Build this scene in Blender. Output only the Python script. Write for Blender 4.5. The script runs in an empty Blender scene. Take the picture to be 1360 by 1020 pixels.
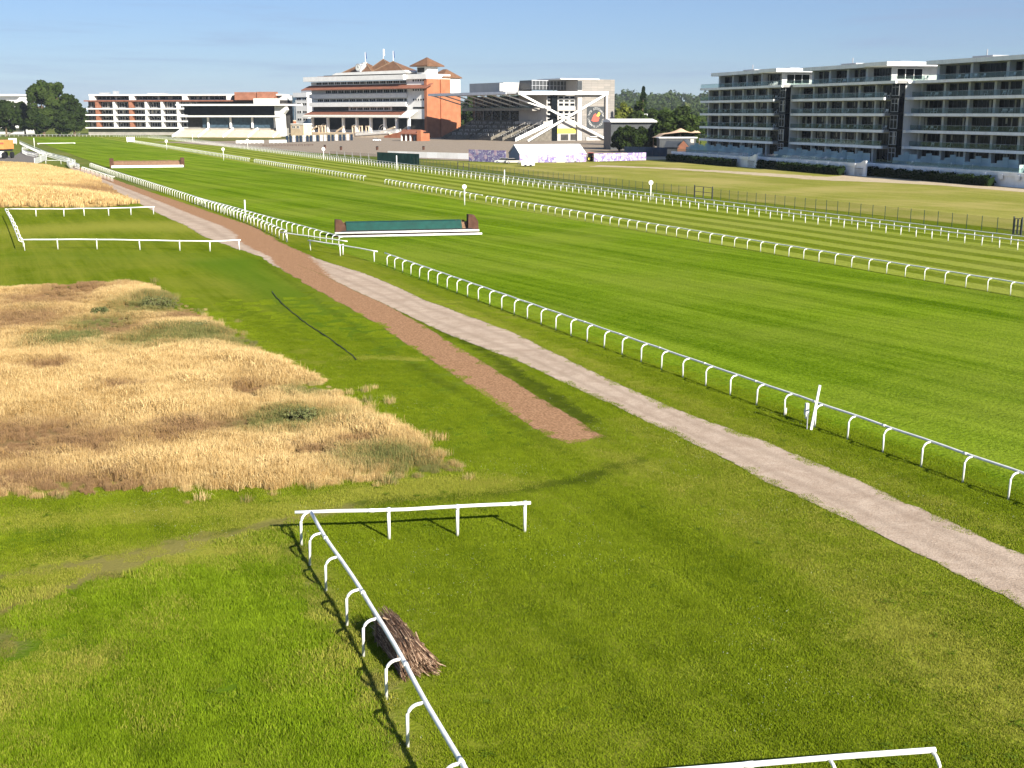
import bpy, bmesh, math, random
import numpy as np
from mathutils import Vector, Matrix

R = math.radians
rnd = random.Random(11)
nrs = np.random.RandomState(5)
scene = bpy.context.scene
COL = scene.collection

# ------------------------------------------------------------------ camera model
# photograph: 1360 x 1020; eye 14 m above flat ground, 43.4 mm lens, pitched down
FPX, CX, CY, EYE, HOR = 1640.0, 680.0, 510.0, 14.0, 150.0
PITCH = math.atan((CY - HOR) / FPX)
CP, SP = math.cos(PITCH), math.sin(PITCH)
TRK = Vector((-0.402, 0.9157, 0)).normalized()      # direction of the home straight
TRN = Vector((TRK.y, -TRK.x, 0))                     # across it, to the right


def ground(x, y, z=0.0):
    """where the sight line of a photograph pixel meets the level z"""
    k, a = (CY - y) / FPX, (x - CX) / FPX
    dy, dz = CP + k * SP, -SP + k * CP
    t = (z - EYE) / dz
    return Vector((a * t, dy * t, z))


def zat(X, Y, py):
    k = (CY - py) / FPX
    return EYE + Y * (k * CP - SP) / (CP + k * SP)


def gpts(l):
    return [ground(x, y) for x, y in l]


# ------------------------------------------------------------------ object helpers
def put(o, parent=None):
    COL.objects.link(o)
    if parent is not None:
        o.parent = parent
    return o


def tag(o, label=None, cat=None, group=None, kind=None):
    if label: o['label'] = label
    if cat: o['category'] = cat
    if group: o['group'] = group
    if kind: o['kind'] = kind
    return o


def thing(name, label, cat, loc=(0, 0, 0), rz=0.0, group=None):
    o = bpy.data.objects.new(name, None)
    o.empty_display_size = 0.5
    o.location = loc
    o.rotation_euler = (0, 0, rz)
    put(o)
    return tag(o, label, cat, group)


def copy_tree(o, parent=None):
    c = o.copy()
    COL.objects.link(c)
    c.parent = parent
    for ch in list(o.children):
        copy_tree(ch, c)
    return c


class MB:
    """collects faces and links them as one mesh object"""
    def __init__(s):
        s.v, s.f, s.m = [], [], []

    def add(s, vs, fs, mi=0):
        b = len(s.v)
        s.v.extend([tuple(p) for p in vs])
        s.f.extend([tuple(b + i for i in f) for f in fs])
        s.m.extend([mi] * len(fs))
        return s

    def box(s, x0, x1, y0, y1, z0, z1, mi=0):
        x0, x1 = min(x0, x1), max(x0, x1)
        y0, y1 = min(y0, y1), max(y0, y1)
        z0, z1 = min(z0, z1), max(z0, z1)
        return s.add([(x0, y0, z0), (x1, y0, z0), (x1, y1, z0), (x0, y1, z0), (x0, y0, z1), (x1, y0, z1), (x1, y1, z1), (x0, y1, z1)],
                     [(3, 2, 1, 0), (4, 5, 6, 7), (0, 1, 5, 4), (1, 2, 6, 5), (2, 3, 7, 6), (3, 0, 4, 7)], mi)

    def bar(s, p, q, w, h=None, mi=0):
        """square bar from p to q"""
        p, q = Vector(p), Vector(q)
        h = w if h is None else h
        d = (q - p).normalized()
        up = Vector((0, 0, 1)) if abs(d.z) < 0.95 else Vector((1, 0, 0))
        a = d.cross(up).normalized() * (w / 2)
        b = a.cross(d).normalized() * (h / 2)
        vs = [p - a - b, p + a - b, p + a + b, p - a + b, q - a - b, q + a - b, q + a + b, q - a + b]
        return s.add(vs, [(0, 1, 2, 3), (7, 6, 5, 4), (0, 4, 5, 1), (1, 5, 6, 2), (2, 6, 7, 3), (3, 7, 4, 0)], mi)

    def tube(s, pts, r, n=8, mi=0, closed=False):
        pts = [Vector(p) for p in pts]
        rs = r if isinstance(r, (list, tuple)) else [r] * len(pts)
        vs = []
        for i, p in enumerate(pts):
            d = (pts[min(i + 1, len(pts) - 1)] - pts[max(i - 1, 0)]).normalized()
            up = Vector((0, 0, 1)) if abs(d.z) < 0.9 else Vector((0, 1, 0))
            a = d.cross(up).normalized()
            b = a.cross(d).normalized()
            for k in range(n):
                t = 2 * math.pi * k / n
                vs.append(p + (a * math.cos(t) + b * math.sin(t)) * rs[i])
        fs = []
        for i in range(len(pts) - 1):
            for k in range(n):
                k2 = (k + 1) % n
                fs.append((i * n + k, i * n + k2, (i + 1) * n + k2, (i + 1) * n + k))
        fs.append(tuple(range(n))[::-1])
        fs.append(tuple((len(pts) - 1) * n + k for k in range(n)))
        return s.add(vs, fs, mi)

    def prism(s, poly, y0, y1, mi=0, axis='y'):
        """polygon in x,z swept along y (axis y) or in x,y swept along z, or y,z swept along x"""
        def P(a, b, c):
            return (a, c, b) if axis == 'y' else ((a, b, c) if axis == 'z' else (c, a, b))
        n = len(poly)
        vs = [P(a, b, y0) for a, b in poly] + [P(a, b, y1) for a, b in poly]
        fs = [tuple(range(n)), tuple(range(2 * n - 1, n - 1, -1))]
        for i in range(n):
            j = (i + 1) % n
            fs.append((i, i + n, j + n, j))
        return s.add(vs, fs, mi)

    def pyramid(s, x0, x1, y0, y1, z0, z1, mi=0, ridge=0.0, flat=0.12):
        """hip roof with a thin eave edge"""
        cx, cy = (x0 + x1) / 2, (y0 + y1) / 2
        s.box(x0, x1, y0, y1, z0, z0 + flat, mi)
        e = 0.02
        vs = [(x0 + e, y0 + e, z0 + flat + .003), (x1 - e, y0 + e, z0 + flat + .003), (x1 - e, y1 - e, z0 + flat + .003), (x0 + e, y1 - e, z0 + flat + .003),
              (cx - ridge / 2, cy, z1), (cx + ridge / 2, cy, z1)]
        return s.add(vs, [(0, 1, 5, 4), (2, 3, 4, 5), (1, 2, 5), (3, 0, 4)], mi)

    def build(s, name, mats, parent=None, smooth=False, loc=None, rz=0.0):
        me = bpy.data.meshes.new(name)
        me.from_pydata(s.v, [], s.f)
        mats = mats if isinstance(mats, (list, tuple)) else [mats]
        for m in mats: me.materials.append(m)
        if len(mats) > 1:
            me.polygons.foreach_set('material_index', s.m)
        bm = bmesh.new(); bm.from_mesh(me)
        bmesh.ops.recalc_face_normals(bm, faces=bm.faces)
        bm.to_mesh(me); bm.free()
        if smooth:
            me.polygons.foreach_set('use_smooth', [True] * len(me.polygons))
        me.update()
        o = bpy.data.objects.new(name, me)
        if loc is not None: o.location = loc
        o.rotation_euler = (0, 0, rz)
        return put(o, parent)


def np_mesh(name, V, Fq, mats, parent=None, smooth=False, mi=None, attrs=None, link=True):
    """mesh from numpy arrays; Fq (n,3) or (n,4)"""
    me = bpy.data.meshes.new(name)
    V = np.ascontiguousarray(V, dtype=np.float32); Fq = np.ascontiguousarray(Fq, dtype=np.int32)
    nf, k = Fq.shape
    me.vertices.add(len(V)); me.vertices.foreach_set('co', V.ravel())
    me.loops.add(nf * k); me.loops.foreach_set('vertex_index', Fq.ravel())
    me.polygons.add(nf)
    me.polygons.foreach_set('loop_start', np.arange(0, nf * k, k, dtype=np.int32))
    me.polygons.foreach_set('loop_total', np.full(nf, k, dtype=np.int32))
    mats = mats if isinstance(mats, (list, tuple)) else [mats]
    for m in mats: me.materials.append(m)
    if mi is not None: me.polygons.foreach_set('material_index', np.ascontiguousarray(mi, dtype=np.int32))
    me.polygons.foreach_set('use_smooth', np.full(nf, bool(smooth)))
    for an, (dom, arr) in (attrs or {}).items():
        a = me.attributes.new(an, 'FLOAT', dom)
        a.data.foreach_set('value', np.ascontiguousarray(arr, dtype=np.float32))
    me.update(calc_edges=True)
    me.validate()
    o = bpy.data.objects.new(name, me)
    if link: put(o, parent)
    return o


# ------------------------------------------------------------------ materials
class NT:
    """small node-tree helper"""
    def __init__(s, m):
        m.use_nodes = True
        s.t = m.node_tree; s.t.nodes.clear()

    def n(s, typ, **kw):
        nd = s.t.nodes.new(typ)
        for k, v in kw.items(): setattr(nd, k, v)
        return nd

    def l(s, a, b):
        s.t.links.new(a, b)

    def val(s, sock, v):
        if hasattr(v, 'is_linked') or hasattr(v, 'node'):
            s.l(v, sock)
        else:
            sock.default_value = v

    def math(s, op, a, b=0.0, c=0.0, clamp=False):
        nd = s.n('ShaderNodeMath', operation=op, use_clamp=clamp)
        for i, v in enumerate((a, b, c)): s.val(nd.inputs[i], v)
        return nd.outputs[0]

    def mix(s, f, a, b, blend='MIX'):
        nd = s.n('ShaderNodeMix', data_type='RGBA', blend_type=blend)
        s.val(nd.inputs[0], f)
        for i, v in ((6, a), (7, b)):
            s.val(nd.inputs[i], (v[0], v[1], v[2], 1) if isinstance(v, tuple) else v)
        return nd.outputs[2]

    def noise(s, vec, scale, detail=3, rough=.55, dist=0.0):
        nd = s.n('ShaderNodeTexNoise')
        if vec is not None: s.l(vec, nd.inputs['Vector'])
        nd.inputs['Scale'].default_value = scale; nd.inputs['Detail'].default_value = detail
        nd.inputs['Roughness'].default_value = rough; nd.inputs['Distortion'].default_value = dist
        return nd.outputs['Fac']

    def ramp(s, f, a, b):
        nd = s.n('ShaderNodeMapRange', clamp=True, interpolation_type='SMOOTHSTEP')
        s.val(nd.inputs[0], f); nd.inputs[1].default_value = a; nd.inputs[2].default_value = b
        return nd.outputs[0]

    def attr(s, name, typ='GEOMETRY'):
        nd = s.n('ShaderNodeAttribute', attribute_name=name, attribute_type=typ)
        return nd.outputs['Fac']

    def pos(s):
        return s.n('ShaderNodeNewGeometry').outputs['Position']

    def bump(s, h, strength=.3, dist=.05):
        nd = s.n('ShaderNodeBump')
        nd.inputs['Strength'].default_value = strength; nd.inputs['Distance'].default_value = dist
        s.l(h, nd.inputs['Height'])
        return nd.outputs[0]

    def out(s, sh):
        s.l(sh, s.n('ShaderNodeOutputMaterial').inputs['Surface'])

    def pbr(s, col, rough=.6, spec=.3, bump=None, metal=0.0, **kw):
        p = s.n('ShaderNodeBsdfPrincipled')
        s.val(p.inputs['Base Color'], (col[0], col[1], col[2], 1) if isinstance(col, tuple) else col)
        s.val(p.inputs['Roughness'], rough); p.inputs['Specular IOR Level'].default_value = spec
        p.inputs['Metallic'].default_value = metal
        if bump is not None: s.l(bump, p.inputs['Normal'])
        for k, v in kw.items(): s.val(p.inputs[k.replace('_', ' ')], v)
        return p.outputs[0]


def M(name):
    return bpy.data.materials.new(name)


def plain(name, col, rough=.55, spec=.3, var=.14, scale=.8, metal=0.0, streak=0.0):
    """painted / rendered surface with soft blotches and faint rain streaks"""
    m = M(name); t = NT(m)
    co = t.n('ShaderNodeTexCoord').outputs['Object']
    f = t.noise(co, scale, 4)
    a = tuple(c * (1 - var) for c in col); b = tuple(min(1, c * (1 + var * .7)) for c in col)
    c = t.mix(t.ramp(f, .3, .7), a, b)
    if streak > 0:
        mp = t.n('ShaderNodeMapping'); mp.inputs['Scale'].default_value = (2.2, 2.2, .12); t.l(co, mp.inputs[0])
        g = t.ramp(t.noise(mp.outputs[0], 1.0, 3), .52, .78)
        c = t.mix(t.math('MULTIPLY', g, streak), c, tuple(x * .55 for x in col))
    t.out(t.pbr(c, rough, spec, metal=metal))
    return m


MT = {}
MT['white'] = plain('white_render', (.78, .77, .74), .7, .2, .06, .4, streak=.25)
MT['plastic'] = plain('white_plastic', (.80, .80, .76), .4, .4, .13, 3.0)
MT['slab'] = plain('pale_concrete', (.90, .90, .88), .75, .2, .08, .5, streak=.3)
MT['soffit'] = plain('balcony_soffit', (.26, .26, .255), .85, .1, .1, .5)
MT['fin'] = plain('grey_render', (.60, .60, .585), .8, .15, .08, .6, streak=.3)
MT['grey'] = plain('grey_metal', (.30, .31, .33), .5, .4, .1, .5)
MT['darkgrey'] = plain('dark_metal', (.045, .05, .055), .45, .4, .2, .6)
MT['black'] = plain('black_rubber', (.015, .016, .018), .6, .3, .3, 2)
MT['brick'] = plain('orange_brick', (.37, .140, .072), .85, .1, .14, .35, streak=.2)
MT['brickdark'] = plain('muted_brick', (.27, .12, .075), .85, .1, .2, .4)
MT['terra'] = plain('terracotta_tile', (.23, .095, .06), .8, .15, .2, .5)
MT['rooftile'] = plain('brown_roof_tile', (.165, .088, .05), .8, .15, .2, .5, streak=.3)
MT['cream'] = plain('cream_concrete', (.62, .50, .36), .85, .1, .12, .4)
MT['concrete'] = plain('grey_concrete', (.30, .285, .26), .85, .15, .15, .3, streak=.3)
MT['tier'] = plain('terrace_step', (.155, .14, .115), .85, .1, .25, .6)
MT['panel'] = plain('cladding_grey', (.33, .30, .265), .6, .3, .08, .25)
MT['panel2'] = plain('cladding_pale', (.40, .38, .355), .6, .3, .08, .3)
MT['glassdark'] = plain('dark_glazing', (.007, .009, .011), .2, .06, .4, .7)
MT['glassblue'] = plain('blue_glazing', (.05, .085, .12), .1, .4, .3, .6)
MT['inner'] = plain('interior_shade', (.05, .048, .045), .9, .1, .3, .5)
MT['curtain'] = plain('curtain_cloth', (.34, .32, .28), .9, .1, .2, 1.5)
MT['tent'] = plain('white_canvas', (.86, .86, .84), .6, .2, .04, .3)
MT['tentshade'] = plain('shaded_canvas', (.16, .22, .28), .6, .2, .1, .4)  # white canvas of the left gable, its shade put into the colour
MT['peach'] = plain('peach_canvas', (.66, .47, .31), .8, .1, .08, .3)
MT['yellow'] = plain('yellow_banner', (.80, .66, .09), .6, .2, .06, .5)
MT['greencloth'] = plain('green_cover', (.003, .050, .040), .55, .3, .2, 1.2)
MT['netgreen'] = plain('dark_green_net', (.018, .06, .05), .7, .2, .25, .5)
MT['navy'] = plain('navy_board', (.025, .045, .075), .6, .3, .3, .4)
MT['orange'] = plain('orange_paint', (.75, .27, .08), .4, .5, .1, 1.)
MT['redpaint'] = plain('red_paint', (.55, .10, .07), .4, .5, .15, 1.)
MT['wood'] = plain('weathered_wood', (.27, .19, .12), .8, .15, .3, 3.)
MT['bark'] = plain('tree_bark', (.12, .085, .055), .9, .1, .3, 1.5)
MT['birch'] = plain('birch_twigs', (.195, .118, .075), .85, .1, .45, 9.)
MT['birchlight'] = plain('birch_cut_ends', (.50, .35, .24), .85, .1, .3, 14.)
MT['wing'] = plain('brown_wing_board', (.085, .042, .028), .8, .15, .25, 2.)
MT['steel'] = plain('white_steel', (.80, .80, .76), .4, .4, .05, .4)
MT['meshgreen'] = plain('dark_green_wire', (.018, .05, .032), .5, .4, .2, 1.)
MT['stake'] = plain('pale_stake', (.68, .66, .55), .7, .2, .1, 3.)
MT['cable'] = plain('black_hose', (.012, .014, .012), .6, .3, .2, 3.)
MT['red'] = plain('dark_red_board', (.13, .02, .02), .6, .3, .1, 1.)
MT['flag'] = plain('blue_flag', (.03, .05, .16), .8, .1, .2, 1.)
MT['clock'] = plain('clock_face', (.72, .72, .68), .6, .3, .05, 1.)


def brickmat(name, col, sx=.45, sz=.15):
    m = M(name); t = NT(m)
    co = t.n('ShaderNodeTexCoord').outputs['Object']
    b = t.n('ShaderNodeTexBrick'); t.l(co, b.inputs['Vector'])
    return m


def glassmat():
    m = M('balustrade_glass'); t = NT(m)
    gl = t.n('ShaderNodeBsdfGlossy'); gl.inputs['Roughness'].default_value = .08
    gl.inputs['Color'].default_value = (.55, .68, .68, 1)
    tr = t.n('ShaderNodeBsdfTransparent'); tr.inputs['Color'].default_value = (.80, .86, .85, 1)
    df = t.n('ShaderNodeBsdfDiffuse'); df.inputs['Color'].default_value = (.16, .20, .20, 1)
    a = t.n('ShaderNodeMixShader'); a.inputs[0].default_value = .05; t.l(tr.outputs[0], a.inputs[1]); t.l(gl.outputs[0], a.inputs[2])
    b = t.n('ShaderNodeMixShader'); b.inputs[0].default_value = .06; t.l(a.outputs[0], b.inputs[1]); t.l(df.outputs[0], b.inputs[2])
    t.out(b.outputs[0])
    return m


MT['glass'] = glassmat()


def frostmat():
    m = M('frosted_screen_glass'); t = NT(m)
    tr = t.n('ShaderNodeBsdfTransparent'); tr.inputs['Color'].default_value = (.6, .8, .82, 1)
    df = t.n('ShaderNodeBsdfDiffuse'); df.inputs['Color'].default_value = (.62, .72, .72, 1)
    b = t.n('ShaderNodeMixShader'); b.inputs[0].default_value = .52; t.l(tr.outputs[0], b.inputs[1]); t.l(df.outputs[0], b.inputs[2])
    t.out(b.outputs[0])
    return m


MT['frost'] = frostmat()


def netmat():
    """woven wire mesh: thin wires with gaps that show what is behind"""
    m = M('welded_wire'); t = NT(m)
    tr = t.n('ShaderNodeBsdfTransparent')
    df = t.n('ShaderNodeBsdfDiffuse'); df.inputs['Color'].default_value = (.015, .05, .03, 1)
    b = t.n('ShaderNodeMixShader'); b.inputs[0].default_value = .10; t.l(tr.outputs[0], b.inputs[1]); t.l(df.outputs[0], b.inputs[2])
    t.out(b.outputs[0])
    return m


MT['net'] = netmat()


def printmat():
    """printed hoarding: purple ground with white and pink picture shapes"""
    m = M('printed_hoarding'); t = NT(m)
    co = t.n('ShaderNodeTexCoord').outputs['Object']
    v = t.n('ShaderNodeTexVoronoi'); v.inputs['Scale'].default_value = .55; t.l(co, v.inputs['Vector'])
    f = t.noise(co, .8, 3, .6, 1.2)
    g = t.noise(co, 1.9, 2, .6, .6)
    c = t.mix(t.ramp(f, .35, .65), (.17, .13, .34), (.34, .29, .50))
    c = t.mix(t.ramp(v.outputs['Distance'], .42, .34), c, (.62, .42, .55))
    c = t.mix(t.ramp(g, .56, .62), c, (.74, .72, .78))
    c = t.mix(t.ramp(t.noise(co, 2.6, 2, .5, .4), .66, .70), c, (.45, .14, .16))
    t.out(t.pbr(c, .5, .3))
    return m


MT['print'] = printmat()


def panelmat():
    """rows of cladding panels, each a little lighter or darker, with dark joints"""
    m = M('cladding_panels'); t = NT(m)
    co = t.n('ShaderNodeTexCoord').outputs['Object']
    sx = t.n('ShaderNodeSeparateXYZ'); t.l(co, sx.inputs[0])
    cb = t.n('ShaderNodeCombineXYZ'); t.l(sx.outputs[0], cb.inputs[0]); t.l(sx.outputs[2], cb.inputs[1])
    b = t.n('ShaderNodeTexBrick'); b.offset = 0.0
    t.l(cb.outputs[0], b.inputs['Vector'])
    b.inputs['Scale'].default_value = 1.0; b.inputs['Brick Width'].default_value = 4.0; b.inputs['Row Height'].default_value = 1.25
    b.inputs['Mortar Size'].default_value = .04
    b.inputs['Color1'].default_value = (.27, .245, .22, 1); b.inputs['Color2'].default_value = (.20, .19, .175, 1)
    b.inputs['Mortar'].default_value = (.12, .115, .11, 1)
    t.out(t.pbr(b.outputs['Color'], .6, .3))
    return m


MT['panels'] = panelmat()


def leafmat(name, dark, light, trans=.25):
    m = M(name); t = NT(m)
    p = t.pos()
    f = t.noise(p, .22, 3, .6)
    g = t.attr('tone')
    c = t.mix(t.math('ADD', t.math('MULTIPLY', t.ramp(f, .3, .7), .5), t.math('MULTIPLY', g, .5)), dark, light)
    df = t.n('ShaderNodeBsdfDiffuse'); t.l(c, df.inputs[0])
    tl = t.n('ShaderNodeBsdfTranslucent'); t.l(c, tl.inputs[0])
    mx = t.n('ShaderNodeMixShader'); mx.inputs[0].default_value = trans
    t.l(df.outputs[0], mx.inputs[1]); t.l(tl.outputs[0], mx.inputs[2])
    t.out(mx.outputs[0])
    return m


MT['leaf'] = leafmat('leaf_dark', (.014, .027, .007), (.042, .062, .017))
MT['leaflight'] = leafmat('leaf_light', (.085, .11, .016), (.16, .18, .035))
MT['leafmid'] = leafmat('leaf_mid', (.021, .040, .010), (.066, .094, .024))
MT['hedge'] = leafmat('leaf_hedge', (.012, .024, .008), (.03, .05, .014))
MT['needle'] = leafmat('leaf_conifer', (.012, .028, .010), (.03, .055, .02))
MT['scrub'] = leafmat('leaf_scrub', (.09, .11, .04), (.20, .20, .085))
# ------------------------------------------------------------------ ground materials
def turf(name, dark, light, dry=None, dryamt=.3, ang=None, kv=.5, ku=.02, streak=.5, stripe=None, fine=9.0, bump=.5, attrs=False):
    m = M(name); t = NT(m)
    p = t.pos()
    d = TRK if ang is None else Vector((math.sin(ang), math.cos(ang), 0))
    nrm = Vector((d.y, -d.x, 0))

    def dot(v):
        nd = t.n('ShaderNodeVectorMath', operation='DOT_PRODUCT'); t.l(p, nd.inputs[0]); nd.inputs[1].default_value = v
        return nd.outputs['Value']
    u, v = dot(d), dot(nrm)
    cb = t.n('ShaderNodeCombineXYZ')
    t.l(t.math('MULTIPLY', v, kv), cb.inputs[0]); t.l(t.math('MULTIPLY', u, ku), cb.inputs[1])
    st = t.noise(cb.outputs[0], 1.0, 5, .62, .15)
    st2 = t.noise(cb.outputs[0], 4.3, 3, .6, .05)
    st = t.math('ADD', t.math('MULTIPLY', st, .68), t.math('MULTIPLY', st2, .32))
    br = t.noise(p, .055, 4, .55)
    fi = t.noise(p, fine, 4, .7)
    md = t.noise(p, .8, 3, .6)
    k = t.math('MULTIPLY', t.math('SUBTRACT', st, .5), 2.2 * streak)
    k = t.math('ADD', k, t.math('MULTIPLY', t.math('SUBTRACT', fi, .5), 2.3))
    k = t.math('ADD', k, t.math('MULTIPLY', t.math('SUBTRACT', md, .5), .7))
    if stripe:
        per, amp, v0 = stripe
        vv = t.math('ADD', t.math('SUBTRACT', dot(TRN), v0), t.math('MULTIPLY', t.math('SUBTRACT', t.noise(p, .05, 2), .5), per * .30))
        s = t.math('SINE', t.math('MULTIPLY', vv, 2 * math.pi / per))
        s = t.math('SUBTRACT', t.ramp(s, -.35, .35), .5)
        k = t.math('ADD', k, t.math('MULTIPLY', s, amp))
    k = t.math('ADD', k, .5, clamp=True)
    c = t.mix(k, dark, light)
    if dry:
        f = t.math('MULTIPLY', t.ramp(t.math('ADD', t.math('MULTIPLY', br, .65), t.math('MULTIPLY', st, .35)), .42, .64), dryamt)
        c = t.mix(f, c, dry)
    if attrs:
        wob = t.math('MULTIPLY', t.math('SUBTRACT', t.noise(p, 2.3, 4, .7), .5), .7)
        fw = t.math('MULTIPLY', t.math('SUBTRACT', fi, .5), .9)
        for an, col, soft in (('lush', (.080, .145, .009), .8), ('dry', (.255, .255, .040), .8), ('dirt', (.190, .150, .065), .60), ('dark', (.045, .068, .006), .8), ('thatch', (.20, .135, .06), 1.0)):
            a = t.attr(an)
            fa = t.math('MULTIPLY', t.ramp(t.math('ADD', t.math('ADD', a, wob), fw), .25, .9), t.math('MULTIPLY', t.math('MINIMUM', t.math('MULTIPLY', a, 3.0), 1.0), soft))
            c = t.mix(fa, c, col)
    h = t.math('ADD', fi, t.math('MULTIPLY', md, .6))
    t.out(t.pbr(c, .9, 0.0, t.bump(h, bump, .16)))
    return m


G_INFIELD = turf('infield_turf', (.066, .104, .004), (.178, .218, .014), (.225, .220, .035), .45, kv=.55, ku=.03, streak=.75, attrs=True)
G_FIELD = turf('field_turf', (.075, .105, .016), (.135, .165, .035), (.21, .19, .06), .5, kv=.2, ku=.02, streak=.4, fine=3)
G_CHASE = turf('chase_turf', (.060, .114, .003), (.180, .268, .014), (.215, .245, .035), .40, ang=R(-30), kv=.27, ku=.009, streak=1.45, fine=4.5, bump=.8)
G_FLAT = turf('flat_turf', (.078, .110, .013), (.165, .195, .045), (.20, .19, .06), .25, kv=.5, ku=.01, streak=.3, stripe=None, fine=5)
G_LAWN = turf('enclosure_turf', (.155, .170, .024), (.275, .268, .062), (.38, .31, .12), .55, kv=.10, ku=.012, streak=.9, fine=3)


def gravelmat(name, a, b, edge=None, fine=14.0):
    m = M(name); t = NT(m)
    p = t.pos()
    f = t.noise(p, fine, 5, .7); g = t.noise(p, .43, 5, .65, 1.6); w = t.noise(p, 2.5, 4, .65)
    k = t.math('ADD', t.math('MULTIPLY', f, .55), t.math('MULTIPLY', g, .45))
    c = t.mix(t.ramp(k, .36, .64), a, b)
    if edge:
        ru = t.math('ADD', t.attr('rut'), t.math('MULTIPLY', t.math('SUBTRACT', g, .5), .9))
        c = t.mix(t.math('MULTIPLY', t.ramp(ru, .25, 1.2), .32), c, tuple(x * .62 for x in a))
        vg = t.ramp(t.math('ADD', t.attr('verge'), t.math('MULTIPLY', t.math('SUBTRACT', t.noise(p, 3.0, 4, .7), .5), 1.5)), .75, 1.15)
    if edge:                                   # second soil towards 'soil' = 1, with a ragged border
        s = t.math('ADD', t.attr('soil'), t.math('MULTIPLY', t.math('SUBTRACT', w, .5), .8))
        v = t.n('ShaderNodeTexVoronoi'); t.l(p, v.inputs['Vector']); v.inputs['Scale'].default_value = 9.0
        chips = t.mix(t.ramp(t.math('ADD', t.math('MULTIPLY', f, .6), t.math('MULTIPLY', v.outputs['Distance'], .5)), .3, .75), edge[0], edge[1])
        c = t.mix(t.ramp(s, .42, .58), c, chips)
        c = t.mix(vg, c, (.085, .115, .012))
    t.out(t.pbr(c, .95, 0.0, t.bump(t.math('ADD', f, t.math('MULTIPLY', w, .8)), .6, .05)))
    return m


G_PATH = gravelmat('pink_gravel', (.325, .245, .182), (.490, .392, .305), ((.200, .108, .058), (.365, .215, .122)))
G_TARMAC = gravelmat('grey_tarmac', (.135, .125, .115), (.19, .175, .16), None, 6)
G_CONC = gravelmat('worn_concourse', (.215, .178, .140), (.315, .258, .200), None, 1.2)
G_SAND = gravelmat('sandy_track', (.36, .29, .19), (.50, .42, .30), None, 3)

# ------------------------------------------------------------------ ground sheets
def strip(name, pts_px, mat, z, sub=1.5, jitter=0.0):
    """flat sheet from a closed outline of photograph points, with ragged edges"""
    P = [ground(x, y) for x, y in pts_px]
    out = []
    for i, p in enumerate(P):
        q = P[(i + 1) % len(P)]
        n = max(1, min(120, int((q - p).length / sub)))
        for k in range(n):
            w = p.lerp(q, k / n)
            j = jitter * min(1.0, (w.y / 60) ** .5)
            out.append((w.x + rnd.uniform(-j, j), w.y + rnd.uniform(-j, j), z))
    me = bpy.data.meshes.new(name)
    me.from_pydata(out, [], [tuple(range(len(out)))])
    me.materials.append(mat); me.update()
    if me.polygons[0].normal.z < 0:
        me.flip_normals()
    o = bpy.data.objects.new(name, me)
    put(o); o['kind'] = 'structure'
    return o


def band(name, v0, v1, u0, u1, mat, z):
    n = 40
    vs, fs = [], []
    for i in range(n + 1):
        u = u0 + (u1 - u0) * i / n
        for v in (v0, v1):
            p = TRK * u + TRN * v
            vs.append((p.x, p.y, z))
    for i in range(n):
        fs.append((2 * i, 2 * i + 1, 2 * i + 3, 2 * i + 2))
    o = MB().add(vs, fs).build(name, mat)
    o['kind'] = 'structure'
    return o


def vof(x, y):
    return ground(x, y).dot(TRN)


V_N1 = vof(700, 424)
V_M = vof(943, 323)
V_R1 = vof(1253, 319.6)
V_G = vof(1000, 272)

# one big ground sheet reaching the horizon, with the wooded hills rising on it
nx, ny = 120, 90
gx = np.linspace(-2400, 3000, nx); gy = np.concatenate([np.linspace(-300, 1100, 40), np.linspace(1150, 5000, ny - 40)])
GX, GY = np.meshgrid(gx, gy)


def hill_h(X, Y):
    r = np.clip((Y - 1300) / 1500, 0, 1); r = r * r * (3 - 2 * r)
    side = np.clip((X / np.maximum(Y, 1) + .16) / .20, 0, 1)
    h = r * (6 + 24 * side + 7 * np.sin(X / 310. + 1.0) + 4 * np.sin(X / 137. + Y / 400.))
    return h


GZ = hill_h(GX, GY) - .03
V = np.stack([GX.ravel(), GY.ravel(), GZ.ravel()], 1)
idx = np.arange(nx * ny).reshape(ny, nx)
Fq = np.stack([idx[:-1, :-1].ravel(), idx[:-1, 1:].ravel(), idx[1:, 1:].ravel(), idx[1:, :-1].ravel()], 1)
tag(np_mesh('ground', V, Fq, G_FIELD, smooth=True), kind='structure')

# infield lawn: fine sheet that carries wear maps (lush, dry, dirt, dark)
lx_ = np.arange(-125, 60.01, .5); ly_ = np.arange(4, 228.01, .5)
LX, LY = np.meshgrid(lx_, ly_)


def seg_dist(X, Y, px):
    P = [ground(a, b) for a, b in px]
    d = np.full(X.shape, 1e9)
    for p, q in zip(P[:-1], P[1:]):
        vx, vy = q.x - p.x, q.y - p.y
        L2 = vx * vx + vy * vy + 1e-9
        t = np.clip(((X - p.x) * vx + (Y - p.y) * vy) / L2, 0, 1)
        d = np.minimum(d, np.hypot(X - p.x - t * vx, Y - p.y - t * vy))
    return d


def inside(X, Y, px):
    P = [ground(a, b) for a, b in px]
    r = np.zeros(X.shape, bool)
    j = len(P) - 1
    for i in range(len(P)):
        xi, yi, xj, yj = P[i].x, P[i].y, P[j].x, P[j].y
        c = ((yi > Y) != (yj > Y)) & (X < (xj - xi) * (Y - yi) / (yj - yi + 1e-12) + xi)
        r ^= c
        j = i
    return r


def gs(X, Y, px, w, a=1.0):
    return a * np.exp(-(seg_dist(X, Y, px) / w) ** 2)


MEADOW = [(-420, 372), (0, 385), (90, 378), (185, 376), (225, 392), (275, 424), (330, 452), (385, 484), (440, 512), (490, 543), (540, 572), (585, 598),
          (618, 622), (560, 636), (450, 643), (330, 652), (180, 652), (60, 662), (-120, 668), (-420, 690)]


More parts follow.
